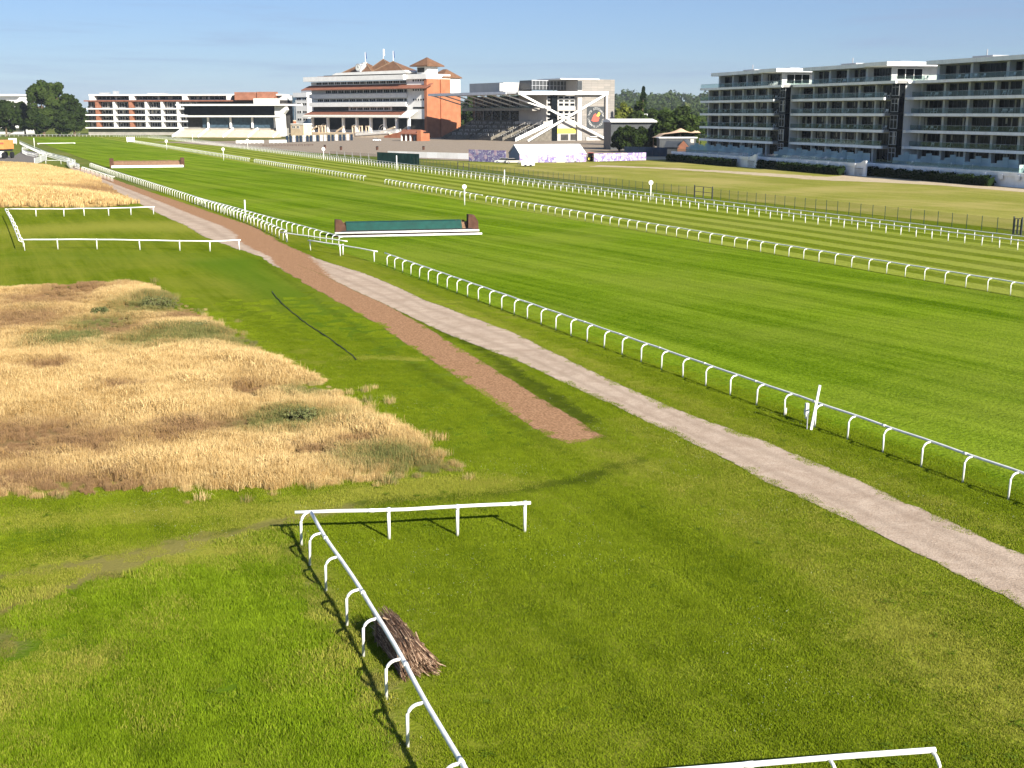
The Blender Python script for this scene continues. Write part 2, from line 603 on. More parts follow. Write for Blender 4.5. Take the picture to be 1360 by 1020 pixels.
def wear(X, Y):
    lush = np.clip(0 * X + gs(X, Y, [(40, 880), (200, 900), (330, 880)], 4.2, .9) + gs(X, Y, [(330, 800), (420, 960)], 2.0, .5)
                   + gs(X, Y, [(0, 720), (110, 690)], 2.0, .8) + gs(X, Y, [(300, 350), (470, 440), (640, 580)], 4.0, .75)
                   + gs(X, Y, [(520, 720), (760, 760), (900, 960)], 6.0, .35) + gs(X, Y, [(40, 340), (300, 340)], 8, .5), 0, 1)
    dry = np.clip(gs(X, Y, [(-100, 700), (60, 690), (260, 680), (430, 668), (620, 640)], 1.5, .75) + gs(X, Y, [(790, 595), (900, 640), (1080, 740), (1380, 930)], 2.0, .6)
                  + gs(X, Y, [(1150, 850), (1360, 1000)], 2.6, .42) + gs(X, Y, [(0, 930), (110, 880)], 1.6, .6) + gs(X, Y, [(405, 740), (480, 860), (555, 1010)], 1.0, .55) + gs(X, Y, [(-60, 800), (130, 755), (380, 690)], 1.3, .65) + gs(X, Y, [(60, 745), (330, 735)], 1.2, .6)
                  + gs(X, Y, [(70, 305), (150, 300), (260, 302)], 11, .8) + gs(X, Y, [(-60, 345), (60, 342), (280, 345)], 5, .35) + gs(X, Y, [(520, 372), (800, 490), (1360, 715)], 1.3, .55)
                  + gs(X, Y, [(470, 475), (560, 478)], .5, .9) + gs(X, Y, [(830, 560), (1000, 640), (1340, 820)], .9, .5)
                  + gs(X, Y, [(470, 650), (700, 640)], 1.0, .5), 0, 1)
    dirt = np.clip(gs(X, Y, [(-60, 822), (20, 805), (62, 792), (130, 762), (260, 722), (380, 690), (470, 672)], .55, .95)
                   + gs(X, Y, [(-60, 772), (60, 757), (150, 740), (260, 712)], .45, .85) + gs(X, Y, [(120, 750), (140, 762)], .4, .6)
                   + gs(X, Y, [(395, 730), (480, 880), (540, 1010)], .55, .6) + gs(X, Y, [(10, 860), (0, 845)], .8, .8) + gs(X, Y, [(560, 890), (520, 905)], .5, .5), 0, 1)
    dark = np.clip(gs(X, Y, [(480, 668), (660, 655), (760, 640), (850, 610)], .7, .8) + gs(X, Y, [(390, 725), (300, 705)], .6, .3)
                   + gs(X, Y, [(520, 405), (640, 465), (790, 560)], .5, .9) + gs(X, Y, [(345, 345), (520, 470), (735, 592)], .6, .55)
                   + gs(X, Y, [(560, 440), (700, 520), (800, 580)], .7, .6) + gs(X, Y, [(0, 765), (160, 735), (380, 690)], .3, .5)
                   + gs(X, Y, [(330, 375), (420, 440)], 1.0, .35) + gs(X, Y, [(600, 600), (560, 560)], 2., .35), 0, 1)
    m = np.where(inside(X, Y, MEADOW), 1.0, 0.0)
    return dict(lush=lush, dry=dry, dirt=dirt, dark=dark, thatch=m * np.clip(seg_dist(X, Y, MEADOW + [MEADOW[0]]) / 2.2 - .25, 0, 1))


WR = wear(LX, LY)
LZ = .05 * np.sin(LX * .35) * np.sin(LY * .27 + 1) * 0
V = np.stack([LX.ravel(), LY.ravel(), LZ.ravel()], 1)
n1, n2 = LX.shape
idx = np.arange(n1 * n2).reshape(n1, n2)
Fq = np.stack([idx[:-1, :-1].ravel(), idx[:-1, 1:].ravel(), idx[1:, 1:].ravel(), idx[1:, :-1].ravel()], 1)
tag(np_mesh('infield_lawn', V, Fq, G_INFIELD, attrs={k: ('POINT', a.ravel()) for k, a in WR.items()}), kind='structure')

band('chase_course_turf', V_N1 + .1, V_M - .4, -40, 790, G_CHASE, .014)
per = (V_R1 - V_M + 4.0) / 6.0
G_FLAT = turf('flat_turf_striped', (.098, .136, .006), (.235, .275, .040), (.23, .23, .06), .3, kv=.5, ku=.01, streak=.3, stripe=(per, .85, V_M), fine=3, bump=.7)
band('flat_course_turf', V_M - .4, V_R1 + 5.0, -40, 790, G_FLAT, .018)
strip('enclosure_lawn', [(1500, 322), (1000, 268), (700, 232), (540, 212), (640, 216), (760, 214), (860, 212), (1040, 222), (1200, 235), (1360, 249), (1560, 268)], G_LAWN, .022)
strip('concourse', [(200, 188.5), (330, 187), (420, 182), (560, 182), (690, 183), (900, 186), (920, 207), (860, 211.5), (700, 216), (600, 213), (480, 207), (420, 203), (330, 196.5), (235, 190)], G_CONC, .026)
strip('paddock_lawn', [(262, 181.4), (372, 180.6), (402, 183.2), (372, 185), (330, 187), (262, 186)], turf('paddock_turf', (.10, .10, .03), (.17, .16, .06), fine=2), .034)
strip('service_road', [(855, 209), (905, 206.5), (960, 212.5), (1060, 222.5), (1192, 234), (1280, 241), (1360, 248), (1560, 270), (1560, 282), (1360, 255.5), (1250, 246.5), (1150, 241.5), (1060, 238), (1120, 233.5), (1060, 227), (960, 216.5), (905, 211.2), (860, 212.6)], G_SAND, .036)
strip('sandy_track', [(780, 221), (860, 223.5), (960, 229.5), (1100, 240), (1160, 242), (1120, 236.5), (1000, 229), (900, 223.5), (800, 219.5)], G_SAND, .030, jitter=.6)
strip('side_road', [(-40, 208), (20, 206.5), (32, 199), (52, 203), (47, 222), (16, 222.5), (30, 215), (-40, 214)], G_TARMAC, .012)

# the gravel and wood-chip track, one sheet with a 'soil' map
L = [(92, 223), (107, 231), (128, 242), (150, 252), (180, 268), (215, 286), (250, 302), (272, 315), (345, 341), (390, 368), (430, 390), (500, 430), (565, 474), (680, 551), (728, 581), (762, 590)]
Rr = [(100, 221), (118, 226), (150, 237.5), (200, 255), (255, 273), (310, 292), (340, 302), (374, 322), (417, 342), (452, 368), (480, 388), (512, 404), (560, 431), (650, 486), (772, 561), (801, 581)]
L2 = [(395, 352), (430, 366), (470, 386), (512, 405), (545, 421), (580, 438), (680, 477), (800, 532), (900, 580), (1000, 630), (1111, 685), (1200, 728), (1360, 806), (1560, 905), (2150, 1197)]
R2 = [(405, 338), (440, 350), (480, 362), (520, 378), (540, 387), (565, 399), (680, 441), (800, 500), (900, 545), (1000, 580), (1106, 623), (1190, 662), (1360, 737), (1560, 825), (2150, 1085)]


def ribbon(name, Lp, Rp, mat, z, soilfn, nc=18, step=.45, jit=.16):
    A, B = gpts(Lp), gpts(Rp)
    rows = []
    for i in range(len(A) - 1):
        n = max(1, int(((A[i + 1] - A[i]).length + (B[i + 1] - B[i]).length) / 2 / step))
        for k in range(n):
            s = k / n
            rows.append((A[i].lerp(A[i + 1], s), B[i].lerp(B[i + 1], s), (i + s) / (len(A) - 1)))
    rows.append((A[-1], B[-1], 1.0))
    vs, so, ru_, ve_ = [], [], [], []
    ja = jb = 0.0
    for a, b, s in rows:
        ja = ja * .6 + rnd.uniform(-jit, jit); jb = jb * .6 + rnd.uniform(-jit, jit)
        d = (b - a); w = d.length; d.normalize()
        a2, b2 = a + d * ja, b + d * jb
        for c in range(nc + 1):
            p = a2.lerp(b2, c / nc)
            vs.append((p.x, p.y, z)); so.append(soilfn(s, c / nc)); cc = c / nc
            ru_.append(max(math.exp(-((cc - .3) / .09) ** 2), math.exp(-((cc - .72) / .09) ** 2))); ve_.append(max(max(0.0, abs(cc - .5) * 2) ** 5, (s - .965) / .035 if name == 'wood_chip_track' else 0.0))
    n = nc + 1
    idx = np.arange(len(vs)).reshape(-1, n)
    Fq = np.stack([idx[:-1, :-1].ravel(), idx[:-1, 1:].ravel(), idx[1:, 1:].ravel(), idx[1:, :-1].ravel()], 1)
    return tag(np_mesh(name, vs, Fq, mat, attrs={'soil': ('POINT', so), 'rut': ('POINT', ru_), 'verge': ('POINT', ve_)}), kind='structure')


def soil1(s, c):
    # far away the pale gravel lies on the left, near the end of the strip all is wood chip
    lim = .54 - max(0.0, s - .44) / .26 * 1.0
    k = min(1.0, max(0.0, (c - lim) / .42 + .5))
    return .05 + .9 * k * k * (3 - 2 * k)


ribbon('wood_chip_track', L, Rr, G_PATH, .010, soil1)
ribbon('gravel_path', L2, R2, G_PATH, .020, lambda s, c: min(.95, max(0.0, 1.15 - s * 7 - c * .55)))
# ------------------------------------------------------------------ running rails
RAIL_H = 1.03


def swan_mesh(r=.041, n=7, reach=.42, h=RAIL_H):
    pts = [(0, 0, 0)]
    z1 = h - .30
    pts.append((.01, 0, z1))
    for k in range(1, 7):
        a = math.pi / 2 * k / 6
        pts.append((.01 + .28 * (1 - math.cos(a)), 0, z1 + .28 * math.sin(a)))
    pts.append((reach, 0, h - .015))
    return MB().tube(pts, r, n)


def tee_mesh(r=.055, n=8, h=RAIL_H):
    return MB().tube([(0, 0, 0), (0, 0, h - .02)], r, n).tube([(0, 0, h - .1), (0, 0, h + .075)], r * 1.25, n)


def mesh_of(mb, mat, smooth=True):
    o = mb.build('tmp', mat, smooth=smooth)
    me = o.data
    bpy.data.objects.remove(o)
    return me


POST = {
    'swan': mesh_of(swan_mesh(), MT['plastic']), 'tee': mesh_of(tee_mesh(), MT['plastic']),
    'swan_far': mesh_of(swan_mesh(.05, 5), MT['plastic']), 'tee_far': mesh_of(tee_mesh(.065, 5), MT['plastic']),
    'thin': mesh_of(MB().tube([(0, 0, 0), (0, 0, RAIL_H)], .04, 6), MT['plastic']),
    'thick': mesh_of(MB().tube([(0, 0, 0), (0, 0, RAIL_H + .03)], .11, 8), MT['plastic']),
}
for k, me in POST.items(): me.name = 'post_' + k


def resample(P, step):
    """even points along a polyline, with the direction at each"""
    out, carry = [], 0.0
    for a, b in zip(P[:-1], P[1:]):
        L = (b - a).length
        d = (b - a) / max(L, 1e-6)
        s = carry
        while s <= L:
            out.append((a + d * s, d)); s += step
        carry = s - L
    return out


def rail_run(label, px, kind='swan', step=2.35, right=True, group=None, posts_px=None, world=None, r=.06, nseg=8, h=RAIL_H, name='running_rail',
             gaps=(), rails=(RAIL_H,), ends=0.0, root=None, jitter=.05, mat='plastic', over=0.0, post_r=None):
    """one continuous rail on posts; gaps = list of (u0,u1) along TRK where a bay is missing"""
    P = world if world else gpts(px)
    new = root is None
    if new:
        root = thing(name, label, 'rail', P[0], 0, group)
    o0 = root.location
    reach = .42 if kind.startswith('swan') else 0.0

    def side(d):
        s = Vector((d.y, -d.x, 0)).normalized()
        return s if right else -s
    ingap = lambda p: any(a < p.dot(TRK) < b for a, b in gaps)
    # the rail itself, in one mesh even where a bay is missing
    fine = resample(P, 1.2 if len(P) > 2 else 2.0)
    fine.append((P[-1], (P[-1] - P[-2]).normalized()))
    if over and not gaps:
        fine[-1] = (P[-1] + fine[-1][1] * over, fine[-1][1]); fine[0] = (P[0] - fine[0][1] * over, fine[0][1])
    for hh in rails:
        mb = MB(); cur = []
        for i, (p, d) in enumerate(fine):
            if ingap(p):
                if len(cur) > 1: mb.tube(cur, r, nseg)
                cur = []
                continue
            q = p + side(d) * reach - o0
            cur.append((q.x, q.y, hh + .012 * math.sin(i * 1.7)))
        if len(cur) > 1: mb.tube(cur, r, nseg)
        if fine[0][0].length < 130 and fine[-1][0].length < 130 or not gaps and fine[0][0].length < 60:
            for i in range(2, len(fine) - 1, 4):
                p, d = fine[i]
                if p.length < 110:
                    q = p + side(d) * reach - o0 + Vector((0, 0, hh + .012 * math.sin(i * 1.7)))
                    mb.tube([q - d * .11, q + d * .11], r * 1.13, nseg)
        mb.build('rail', MT[mat], root, smooth=True)
    pp = [(ground(*q), None) for q in posts_px] if posts_px else [(p, d) for p, d in resample(P, step) if not ingap(p)]
    if posts_px:
        pp = [(p, (P[-1] - P[0]).normalized()) for p, _ in pp]
        if len(P) > 2:
            fd = resample(P, .3)
            pp = [(p, min(fd, key=lambda q: (q[0] - p).length)[1]) for p, _ in pp]
    pp.sort(key=lambda q: q[0].length)
    rest = MB()
    for i, (p, d) in enumerate(pp):
        s = side(d); a = math.atan2(s.y, s.x)
        far = p.length > 150
        me = POST[kind + '_far' if (far and kind + '_far' in POST) else kind]
        if i < 100:
            o = bpy.data.objects.new('post', me); put(o, root)
            q = p - o0
            o.location = (q.x, q.y, 0); o.rotation_euler = (rnd.uniform(-1, 1) * jitter * .9, rnd.uniform(-1, 1) * jitter * .9, a + rnd.uniform(-jitter, jitter))
            o.scale = (1, 1, h / RAIL_H)
        else:
            q = p - o0
            ca, sa = math.cos(a), math.sin(a)
            rest.add([(q.x + v.co.x * ca - v.co.y * sa, q.y + v.co.x * sa + v.co.y * ca, v.co.z) for v in me.vertices], [tuple(f.vertices) for f in me.polygons])
    if rest.v:
        tag(rest.build('post', MT['plastic'], root), kind='stuff')
    return root


# foreground: L-shaped rail round the practice hurdle
bl = [(399.6, 725), (411.6, 750.7), (433, 784.6), (461, 831), (482.7, 871.8), (513.3, 928.8), (541.6, 992), (588, 1078), (640, 1180)]
rt = rail_run('white L-shaped rail beside the brushwood hurdle on the nearest lawn', bl, 'swan', posts_px=bl[1:], right=False, jitter=.03, over=.25, r=.062)
rail_run(None, [(398, 719.5), (517, 716), (607.6, 711.5), (700, 706)], 'tee', posts_px=[(517, 716), (607.6, 711.5), (697, 706.5)], root=rt, over=.12, jitter=.01, r=.062)
o = bpy.data.objects.new('post', POST['swan']); put(o, rt)
q = ground(400.5, 725) - rt.location
o.location = (q.x, q.y, 0); o.rotation_euler = (0, 0, R(62)); o.scale = (1.15, 1.15, 1.03)

# bottom edge of the photograph
A, B = ground(700, 1038, RAIL_H), ground(1239, 996, RAIL_H)
A.z = B.z = 0
d = (B - A).normalized(); sd_ = Vector((-d.y, d.x, 0))
A0, B0 = A - sd_ * .42, B - sd_ * .42
rail_run('white rail end with curved posts at the bottom edge of the photo', None, 'swan', world=[B0, A0], step=2.25, right=True, jitter=.03, over=.05, r=.062)

# U-shaped enclosure on the left
ul = [(32, 332), (29.5, 326), (26, 317), (22, 308), (18.5, 300), (15, 294), (12, 288)]
rt = rail_run('white U-shaped rail round a square of lawn left of the gravel track', ul, 'swan', posts_px=[(33, 333), (31, 328), (28.5, 322), (26, 316), (23.5, 310.5), (21, 305), (18.5, 299.5), (16, 295), (13.5, 291), (12, 287)],
              right=False, jitter=.06, over=.1)
rail_run(None, [(30, 331.5), (77, 331), (129, 331), (186, 332), (239, 333), (279, 333.7), (319, 332)], 'tee', root=rt, posts_px=[(77, 331), (129, 331), (186, 332), (239, 333), (279, 333.7), (318, 332)], over=.1, r=.07, jitter=.03)
rail_run(None, [(12, 287.5), (48, 287.5), (85, 287.5), (112, 286.7), (144.5, 286.5), (174, 285.5), (205, 284.5)], 'tee', root=rt, posts_px=[(48, 287.5), (85, 287.5), (112, 286.7), (144.5, 286.5), (174, 285.5), (204, 284.5)], over=.1, r=.07, jitter=.03)

# the long rail beside the gravel path (near side of the chase course)
rail_run('long white running rail with curved posts beside the pale gravel path', None, 'swan', step=2.342, world=[ground(1338.8, 663.8) - (ground(1032, 549) - ground(1338.8, 663.8)).normalized() * 2.342 * 6, ground(1338.8, 663.8), ground(1032, 549), ground(512, 353), ground(506, 350.7)], right=True, jitter=.03, over=.05, r=.058)
# row nearer the steeplechase fence
rail_run('upper white rail ending at the green-covered steeplechase fence', [(450, 327.5), (400, 312.5), (340, 295), (300, 283), (257, 270.5)], 'swan', step=2.2, right=True, jitter=.04)
# lower row beside the wood chips
rail_run('lower white rail following the bend of the wood-chip track', [(376, 319), (355, 308.5), (330, 297.5), (304, 287), (250, 267.5), (195, 248.5), (150, 233.5), (119, 222)], 'swan', step=2.3, right=True, jitter=.05)
rail_run('short white rail on the outer side of the far wood-chip track', [(150, 241.5), (130, 234.5), (107, 227)], 'swan', step=2.2, right=True, jitter=.05)
# straight guard rails in the gap in front of the fence
rail_run('straight white guard rail on a thick post before the green-covered fence', [(374, 321), (415, 327), (460, 333.5)], 'thick', posts_px=[(381, 321.5)], over=.2, r=.065)
rail_run('lowest straight white guard rail below the green-covered fence', [(411, 332.5), (453, 339), (500, 348)], 'tee', posts_px=[(412.5, 332.5), (452, 340), (455.5, 338.5), (497, 347.8)], over=.2, r=.065)

# middle rail between the chase course and the flat course
u_ = lambda x, y: ground(x, y).dot(TRK)
rail_run('middle white running rail dividing the two grass courses', [(1600, 437.5), (1359, 395.5), (943, 323), (511, 245), (307, 211), (172, 188.6)], 'swan', step=2.42, right=True,
         gaps=[(u_(511, 245), u_(487, 240.6)), (u_(646, 268.8), u_(641, 267.8)), (u_(341, 216), u_(334, 214.9))], jitter=.04)
# far double rail
e_ = [(1580, 362.5), (1332.8, 329.8), (1253, 319.4), (943, 280.2), (666, 242.9), (442, 213.4), (302, 195.2), (232, 186.5), (196, 183.2), (150, 181.6), (60, 181.2), (-60, 181.6)]
rail_run('front rail of the far white double rail, curving past the stands', e_, 'tee', step=2.55, right=True, jitter=.04, group='white double rails along the stand side')
e2 = [(1580, 354), (1324.5, 322.7), (1100, 294.2), (943, 274.6), (666, 239.0), (442, 210.6), (302, 193.2), (236, 185), (200, 181.2), (150, 179.2), (60, 178.6), (-60, 178.8)]
rail_run('rear rail of the far white double rail, behind the front one', e2, 'thin', step=2.7, right=True, jitter=.03, r=.05, group='white double rails along the stand side')

# far left: plastic wings and short rails at the bend
K = dict(nseg=6, r=.07)
rail_run('dense white plastic wing rail curving at the far left bend', [(100, 220), (90, 216), (62, 208), (40, 198), (26, 191)], 'thin', step=1.1, h=1.5, rails=(.55, 1.05, 1.5), **K)
rail_run('white loop of plastic rail beside the grey side road', [(58, 209), (47, 209), (36, 206.5), (29.5, 203.5), (30, 200), (38, 199)], 'thin', step=1.2, h=1.3, rails=(.7, 1.3), **K)
rail_run('short white rail between the plastic wing panel and the track bend', [(61, 218), (74, 218), (90, 218.5)], 'tee', step=5.0, **K)
rail_run('cluster of white plastic rail ends where the wood-chip track begins', [(89, 219), (93, 223.5), (99, 222.5), (106, 225)], 'thin', step=.8, h=1.3, rails=(.5, .9, 1.3), **K)
# solid white wing panel
p, q = ground(46, 219), ground(62, 213)
rt = thing('wing_panel', 'solid white boarded wing panel by the grey side road', 'wing panel', p)
v = q - p; n_ = v.normalized()
mb = MB()
for k in range(6):
    mb.bar(Vector((0, 0, .22 + k * .28)), v + Vector((0, 0, .34 + k * .28)), .05, .25)
mb.build('board', MT['plastic'], rt)
for s in (0, .5, 1):
    MB().tube([v * s + Vector((0, .06, 0)), v * s + Vector((0, .06, 1.9))], .06, 6).build('post', MT['plastic'], rt)

# take-off pole lying on the far turf
p, q = ground(50, 191.5), ground(100, 190.8)
v = q - p
rt = thing('ground_pole', 'long white ground pole lying on the far turf at left', 'pole', p)
MB().tube([(0, 0, .32), (v.x, v.y, .32)], .16, 8).build('rail', MT['plastic'], rt, smooth=True)
for s in (.02, .98):
    MB().box(-.25, .25, -.35, .35, 0, .5).build('foot', MT['plastic'], rt, loc=(v.x * s, v.y * s, 0))

# ------------------------------------------------------------------ furlong markers and marker poles
def disc_marker(label, px, py, ptop, disc_px):
    p = ground(px, py)
    h = zat(p.x, p.y, ptop)
    rr = disc_px * .45 / FPX * p.y
    rt = thing('disc_marker', label, 'marker', p, 0, 'disc markers along the courses')
    MB().tube([(0, 0, 0), (0, 0, h - rr)], .085, 8).build('pole', MT['plastic'], rt, smooth=True)
    MB().tube([(0, -.05, h - rr), (0, .05, h - rr)], rr, 20).build('disc', MT['plastic'], rt)


disc_marker('disc-topped white marker pole by the middle rail', 617, 272.5, 245, 6.5)
disc_marker('disc-topped white marker pole in front of the far double rail', 864, 266, 239.5, 6.5)
disc_marker('small far disc-topped marker pole beside the concourse', 430, 213, 195.5, 5)
disc_marker('far disc-topped marker pole at the start of the middle rail', 297, 213, 196, 4.5)
disc_marker('far left disc-topped marker pole on the chase turf', 221.5, 199, 185.5, 4.2)
disc_marker('distant disc-topped marker pole by the cream steps', 329, 197.5, 184.5, 4.2)


def marker_pole(label, px, py, ptop, r=.09, lean=0.0):
    p = ground(px, py); h = zat(p.x, p.y, ptop)
    o = MB().tube([(0, 0, 0), (lean, 0, h)], r, 8).build('marker_pole', MT['plastic'], None, smooth=True, loc=p)
    tag(o, label, 'pole')


marker_pole('plain white marker pole among the far double rails', 670, 246, 225.5)
marker_pole('tall white marker post in the lower rail left of the fence', 326, 291, 265.5)
marker_pole('thin white marker post at the far left wing rail', 46, 198, 183.2, .12)
marker_pole('short white post beside the near rail of the stand side', 527, 226, 206.5, .12)
marker_pole('slim white marker post in the far rail by the cream steps', 256, 188.5, 178, .1)

# white post with a hanging box, beside the near rail
p = ground(1077, 571)
rt = thing('start_post', 'tall leaning white post with a hanging white box by the near rail', 'post', p)
top = Vector((.32, .1, 2.05))
MB().bar((0, 0, 0), top, .10, .10).build('pole', MT['plastic'], rt)
q = ground(1072, 562) - p
bx = MB().box(-.09, .09, -.09, .09, .35, .62).box(-.07, .07, -.07, .07, .64, .9).box(-.05, .05, -.05, .05, .18, .33).build('box', MT['plastic'], rt, loc=(q.x - .05, q.y, .05), rz=.3)
MB().tube([(-.16, .1, .0), (-.16, .1, .75)], .03, 6).build('stake', MT['grey'], rt)
p = ground(1043, 551)
tag(MB().tube([(0, 0, 0), (.02, 0, .34)], [.055, .045], 8).build('short_stake', MT['stake'], None, True, p), 'short pale stake in the grass under the near rail', 'stake')

# black hose on the lawn
hp = [(361, 388), (372, 401), (385, 413), (400, 425), (418, 438), (437, 450), (455, 463), (468, 473), (475, 480)]
P = [ground(*q) for q in hp]
mb = MB()
cur = []
for i in range(len(P) - 1):
    for k in range(6):
        w_ = P[i].lerp(P[i + 1], k / 6)
        cur.append((w_.x + rnd.uniform(-.03, .03), w_.y + rnd.uniform(-.1, .1), .045))
mb.tube(cur, .034, 7)
tag(mb.build('hose', MT['cable'], None, True), 'black hose lying across the mown lawn beside the tall dry grass', 'hose')

# small sign boards on the far turf
def sign_board(label, x0, x1, y0, y1):
    p = ground((x0 + x1) / 2, y1); wd = (x1 - x0) / FPX * p.y; h = zat(p.x, p.y, y0)
    rt = thing('sign_board', label, 'sign', p)
    MB().box(-wd / 2, wd / 2, -.06, .06, h * .2, h).build('board', MT['white'], rt)
    if 'dark' in label:
        MB().box(-wd * .25, wd * .3, -.075, -.065, h * .52, h * .66).build('lettering', MT['grey'], rt)
    for s in (-.42, .42):
        MB().tube([(wd * s, .1, 0), (wd * s, .1, h * .9)], .06, 6).build('post', MT['plastic'], rt)


sign_board('white sign board with a dark line of writing beside the side road', 12, 22.5, 183.5, 192)
sign_board('white sign board standing on the far turf before the cream steps', 168.5, 179, 182, 189.5)
# ------------------------------------------------------------------ grass: blades instanced on points
def blades(n, size, h0, h1, w0, w1, lean, rs, head=0.0, clump=0, gauss=False):
    if clump:
        c = rs.uniform(-size / 2, size / 2, (clump, 2))
        b = c[rs.randint(0, clump, n)] + rs.normal(0, size * .055, (n, 2))
    elif gauss:
        b = rs.normal(0, size * .27, (n, 2))
    else:
        b = rs.uniform(-size / 2, size / 2, (n, 2))
    h = rs.uniform(h0, h1, n); wd = rs.uniform(w0, w1, n)
    a = rs.uniform(0, 2 * np.pi, n); la = rs.uniform(0, 2 * np.pi, n); ll = np.abs(rs.normal(0, lean, n)) * h
    dx, dy = np.cos(a) * wd / 2, np.sin(a) * wd / 2
    ox, oy = np.cos(la) * ll, np.sin(la) * ll
    z = np.zeros(n)
    p0 = np.stack([b[:, 0] - dx, b[:, 1] - dy, z], 1); p1 = np.stack([b[:, 0] + dx, b[:, 1] + dy, z], 1)
    mx, my = b[:, 0] + ox * .35, b[:, 1] + oy * .35
    k = 1.0 + head
    p2 = np.stack([mx - dx * k, my - dy * k, h * (.62 if not head else .78)], 1); p3 = np.stack([mx + dx * k, my + dy * k, h * (.62 if not head else .78)], 1)
    p4 = np.stack([b[:, 0] + ox, b[:, 1] + oy, h * np.sqrt(np.clip(1 - (ll / h) ** 2 * .5, .2, 1))], 1)
    V = np.stack([p0, p1, p2, p3, p4], 1).reshape(-1, 3)
    i = np.arange(n) * 5
    F = np.concatenate([np.stack([i, i + 1, i + 3], 1), np.stack([i, i + 3, i + 2], 1), np.stack([i + 2, i + 3, i + 4], 1)])
    tone = np.repeat(rs.uniform(0, 1, n), 5)
    return V, F, tone


def blademat(name, c0, c1, dryc, greenc=None, trans=.3, nscale=.35, lawn=False):
    m = M(name); t = NT(m)
    p = t.pos()
    f = t.noise(p, nscale, 3, .6); tone = t.attr('tone')
    k = t.math('ADD', t.math('MULTIPLY', f, .8), t.math('MULTIPLY', tone, .65))
    c = t.mix(t.ramp(t.math('ADD', k, t.math('MULTIPLY', t.math('SUBTRACT', t.noise(p, 1.1, 3, .6), .5), .7)), .3, 1.05), c0, c1)
    if lawn:
        def dot(v):
            nd = t.n('ShaderNodeVectorMath', operation='DOT_PRODUCT'); t.l(p, nd.inputs[0]); nd.inputs[1].default_value = v
            return nd.outputs['Value']
        cb = t.n('ShaderNodeCombineXYZ')
        t.l(t.math('MULTIPLY', dot(TRN), .55), cb.inputs[0]); t.l(t.math('MULTIPLY', dot(TRK), .035), cb.inputs[1])
        st = t.ramp(t.noise(cb.outputs[0], 1.0, 5, .65, .2), .34, .66)
        mo = t.ramp(t.noise(p, 1.6, 4, .7), .3, .7)
        c = t.mix(t.math('MULTIPLY', st, .42), c, tuple(x * 1.45 for x in c1))
        c = t.mix(t.math('MULTIPLY', mo, .35), c, tuple(x * .75 for x in c0))
    ad = t.math('ADD', t.attr('dark', 'INSTANCER'), t.math('MULTIPLY', t.math('SUBTRACT', tone, .5), .4))
    c = t.mix(t.math('MULTIPLY', t.ramp(ad, .2, .9), .8), c, (.042, .062, .010))
    ai = t.math('ADD', t.attr('dirt', 'INSTANCER'), t.math('MULTIPLY', t.math('SUBTRACT', tone, .5), .6))
    c = t.mix(t.ramp(ai, .25, .9), c, (.20, .165, .065))
    c = t.mix(t.ramp(t.math('ADD', t.attr('dry', 'INSTANCER'), t.math('MULTIPLY', t.math('SUBTRACT', tone, .5), .7)), .3, .9), c, dryc)
    if greenc:
        c = t.mix(t.ramp(t.math('ADD', t.attr('green', 'INSTANCER'), t.math('MULTIPLY', t.math('SUBTRACT', tone, .5), .7)), .3, .9), c, greenc)
    df = t.n('ShaderNodeBsdfDiffuse'); t.l(c, df.inputs[0])
    tl = t.n('ShaderNodeBsdfTranslucent'); t.l(c, tl.inputs[0])
    mx = t.n('ShaderNodeMixShader'); mx.inputs[0].default_value = trans
    t.l(df.outputs[0], mx.inputs[1]); t.l(tl.outputs[0], mx.inputs[2])
    t.out(mx.outputs[0])
    return m


BL_LAWN = blademat('lawn_blade', (.092, .142, .004), (.205, .262, .014), (.29, .295, .045), lawn=True)
BL_ROUGH = blademat('rough_blade', (.100, .168, .004), (.220, .310, .016), (.34, .33, .06), lawn=True)
BL_STRAW = blademat('straw_blade', (.39, .245, .088), (.78, .59, .29), (.29, .18, .095), (.165, .18, .06), .25, .16)


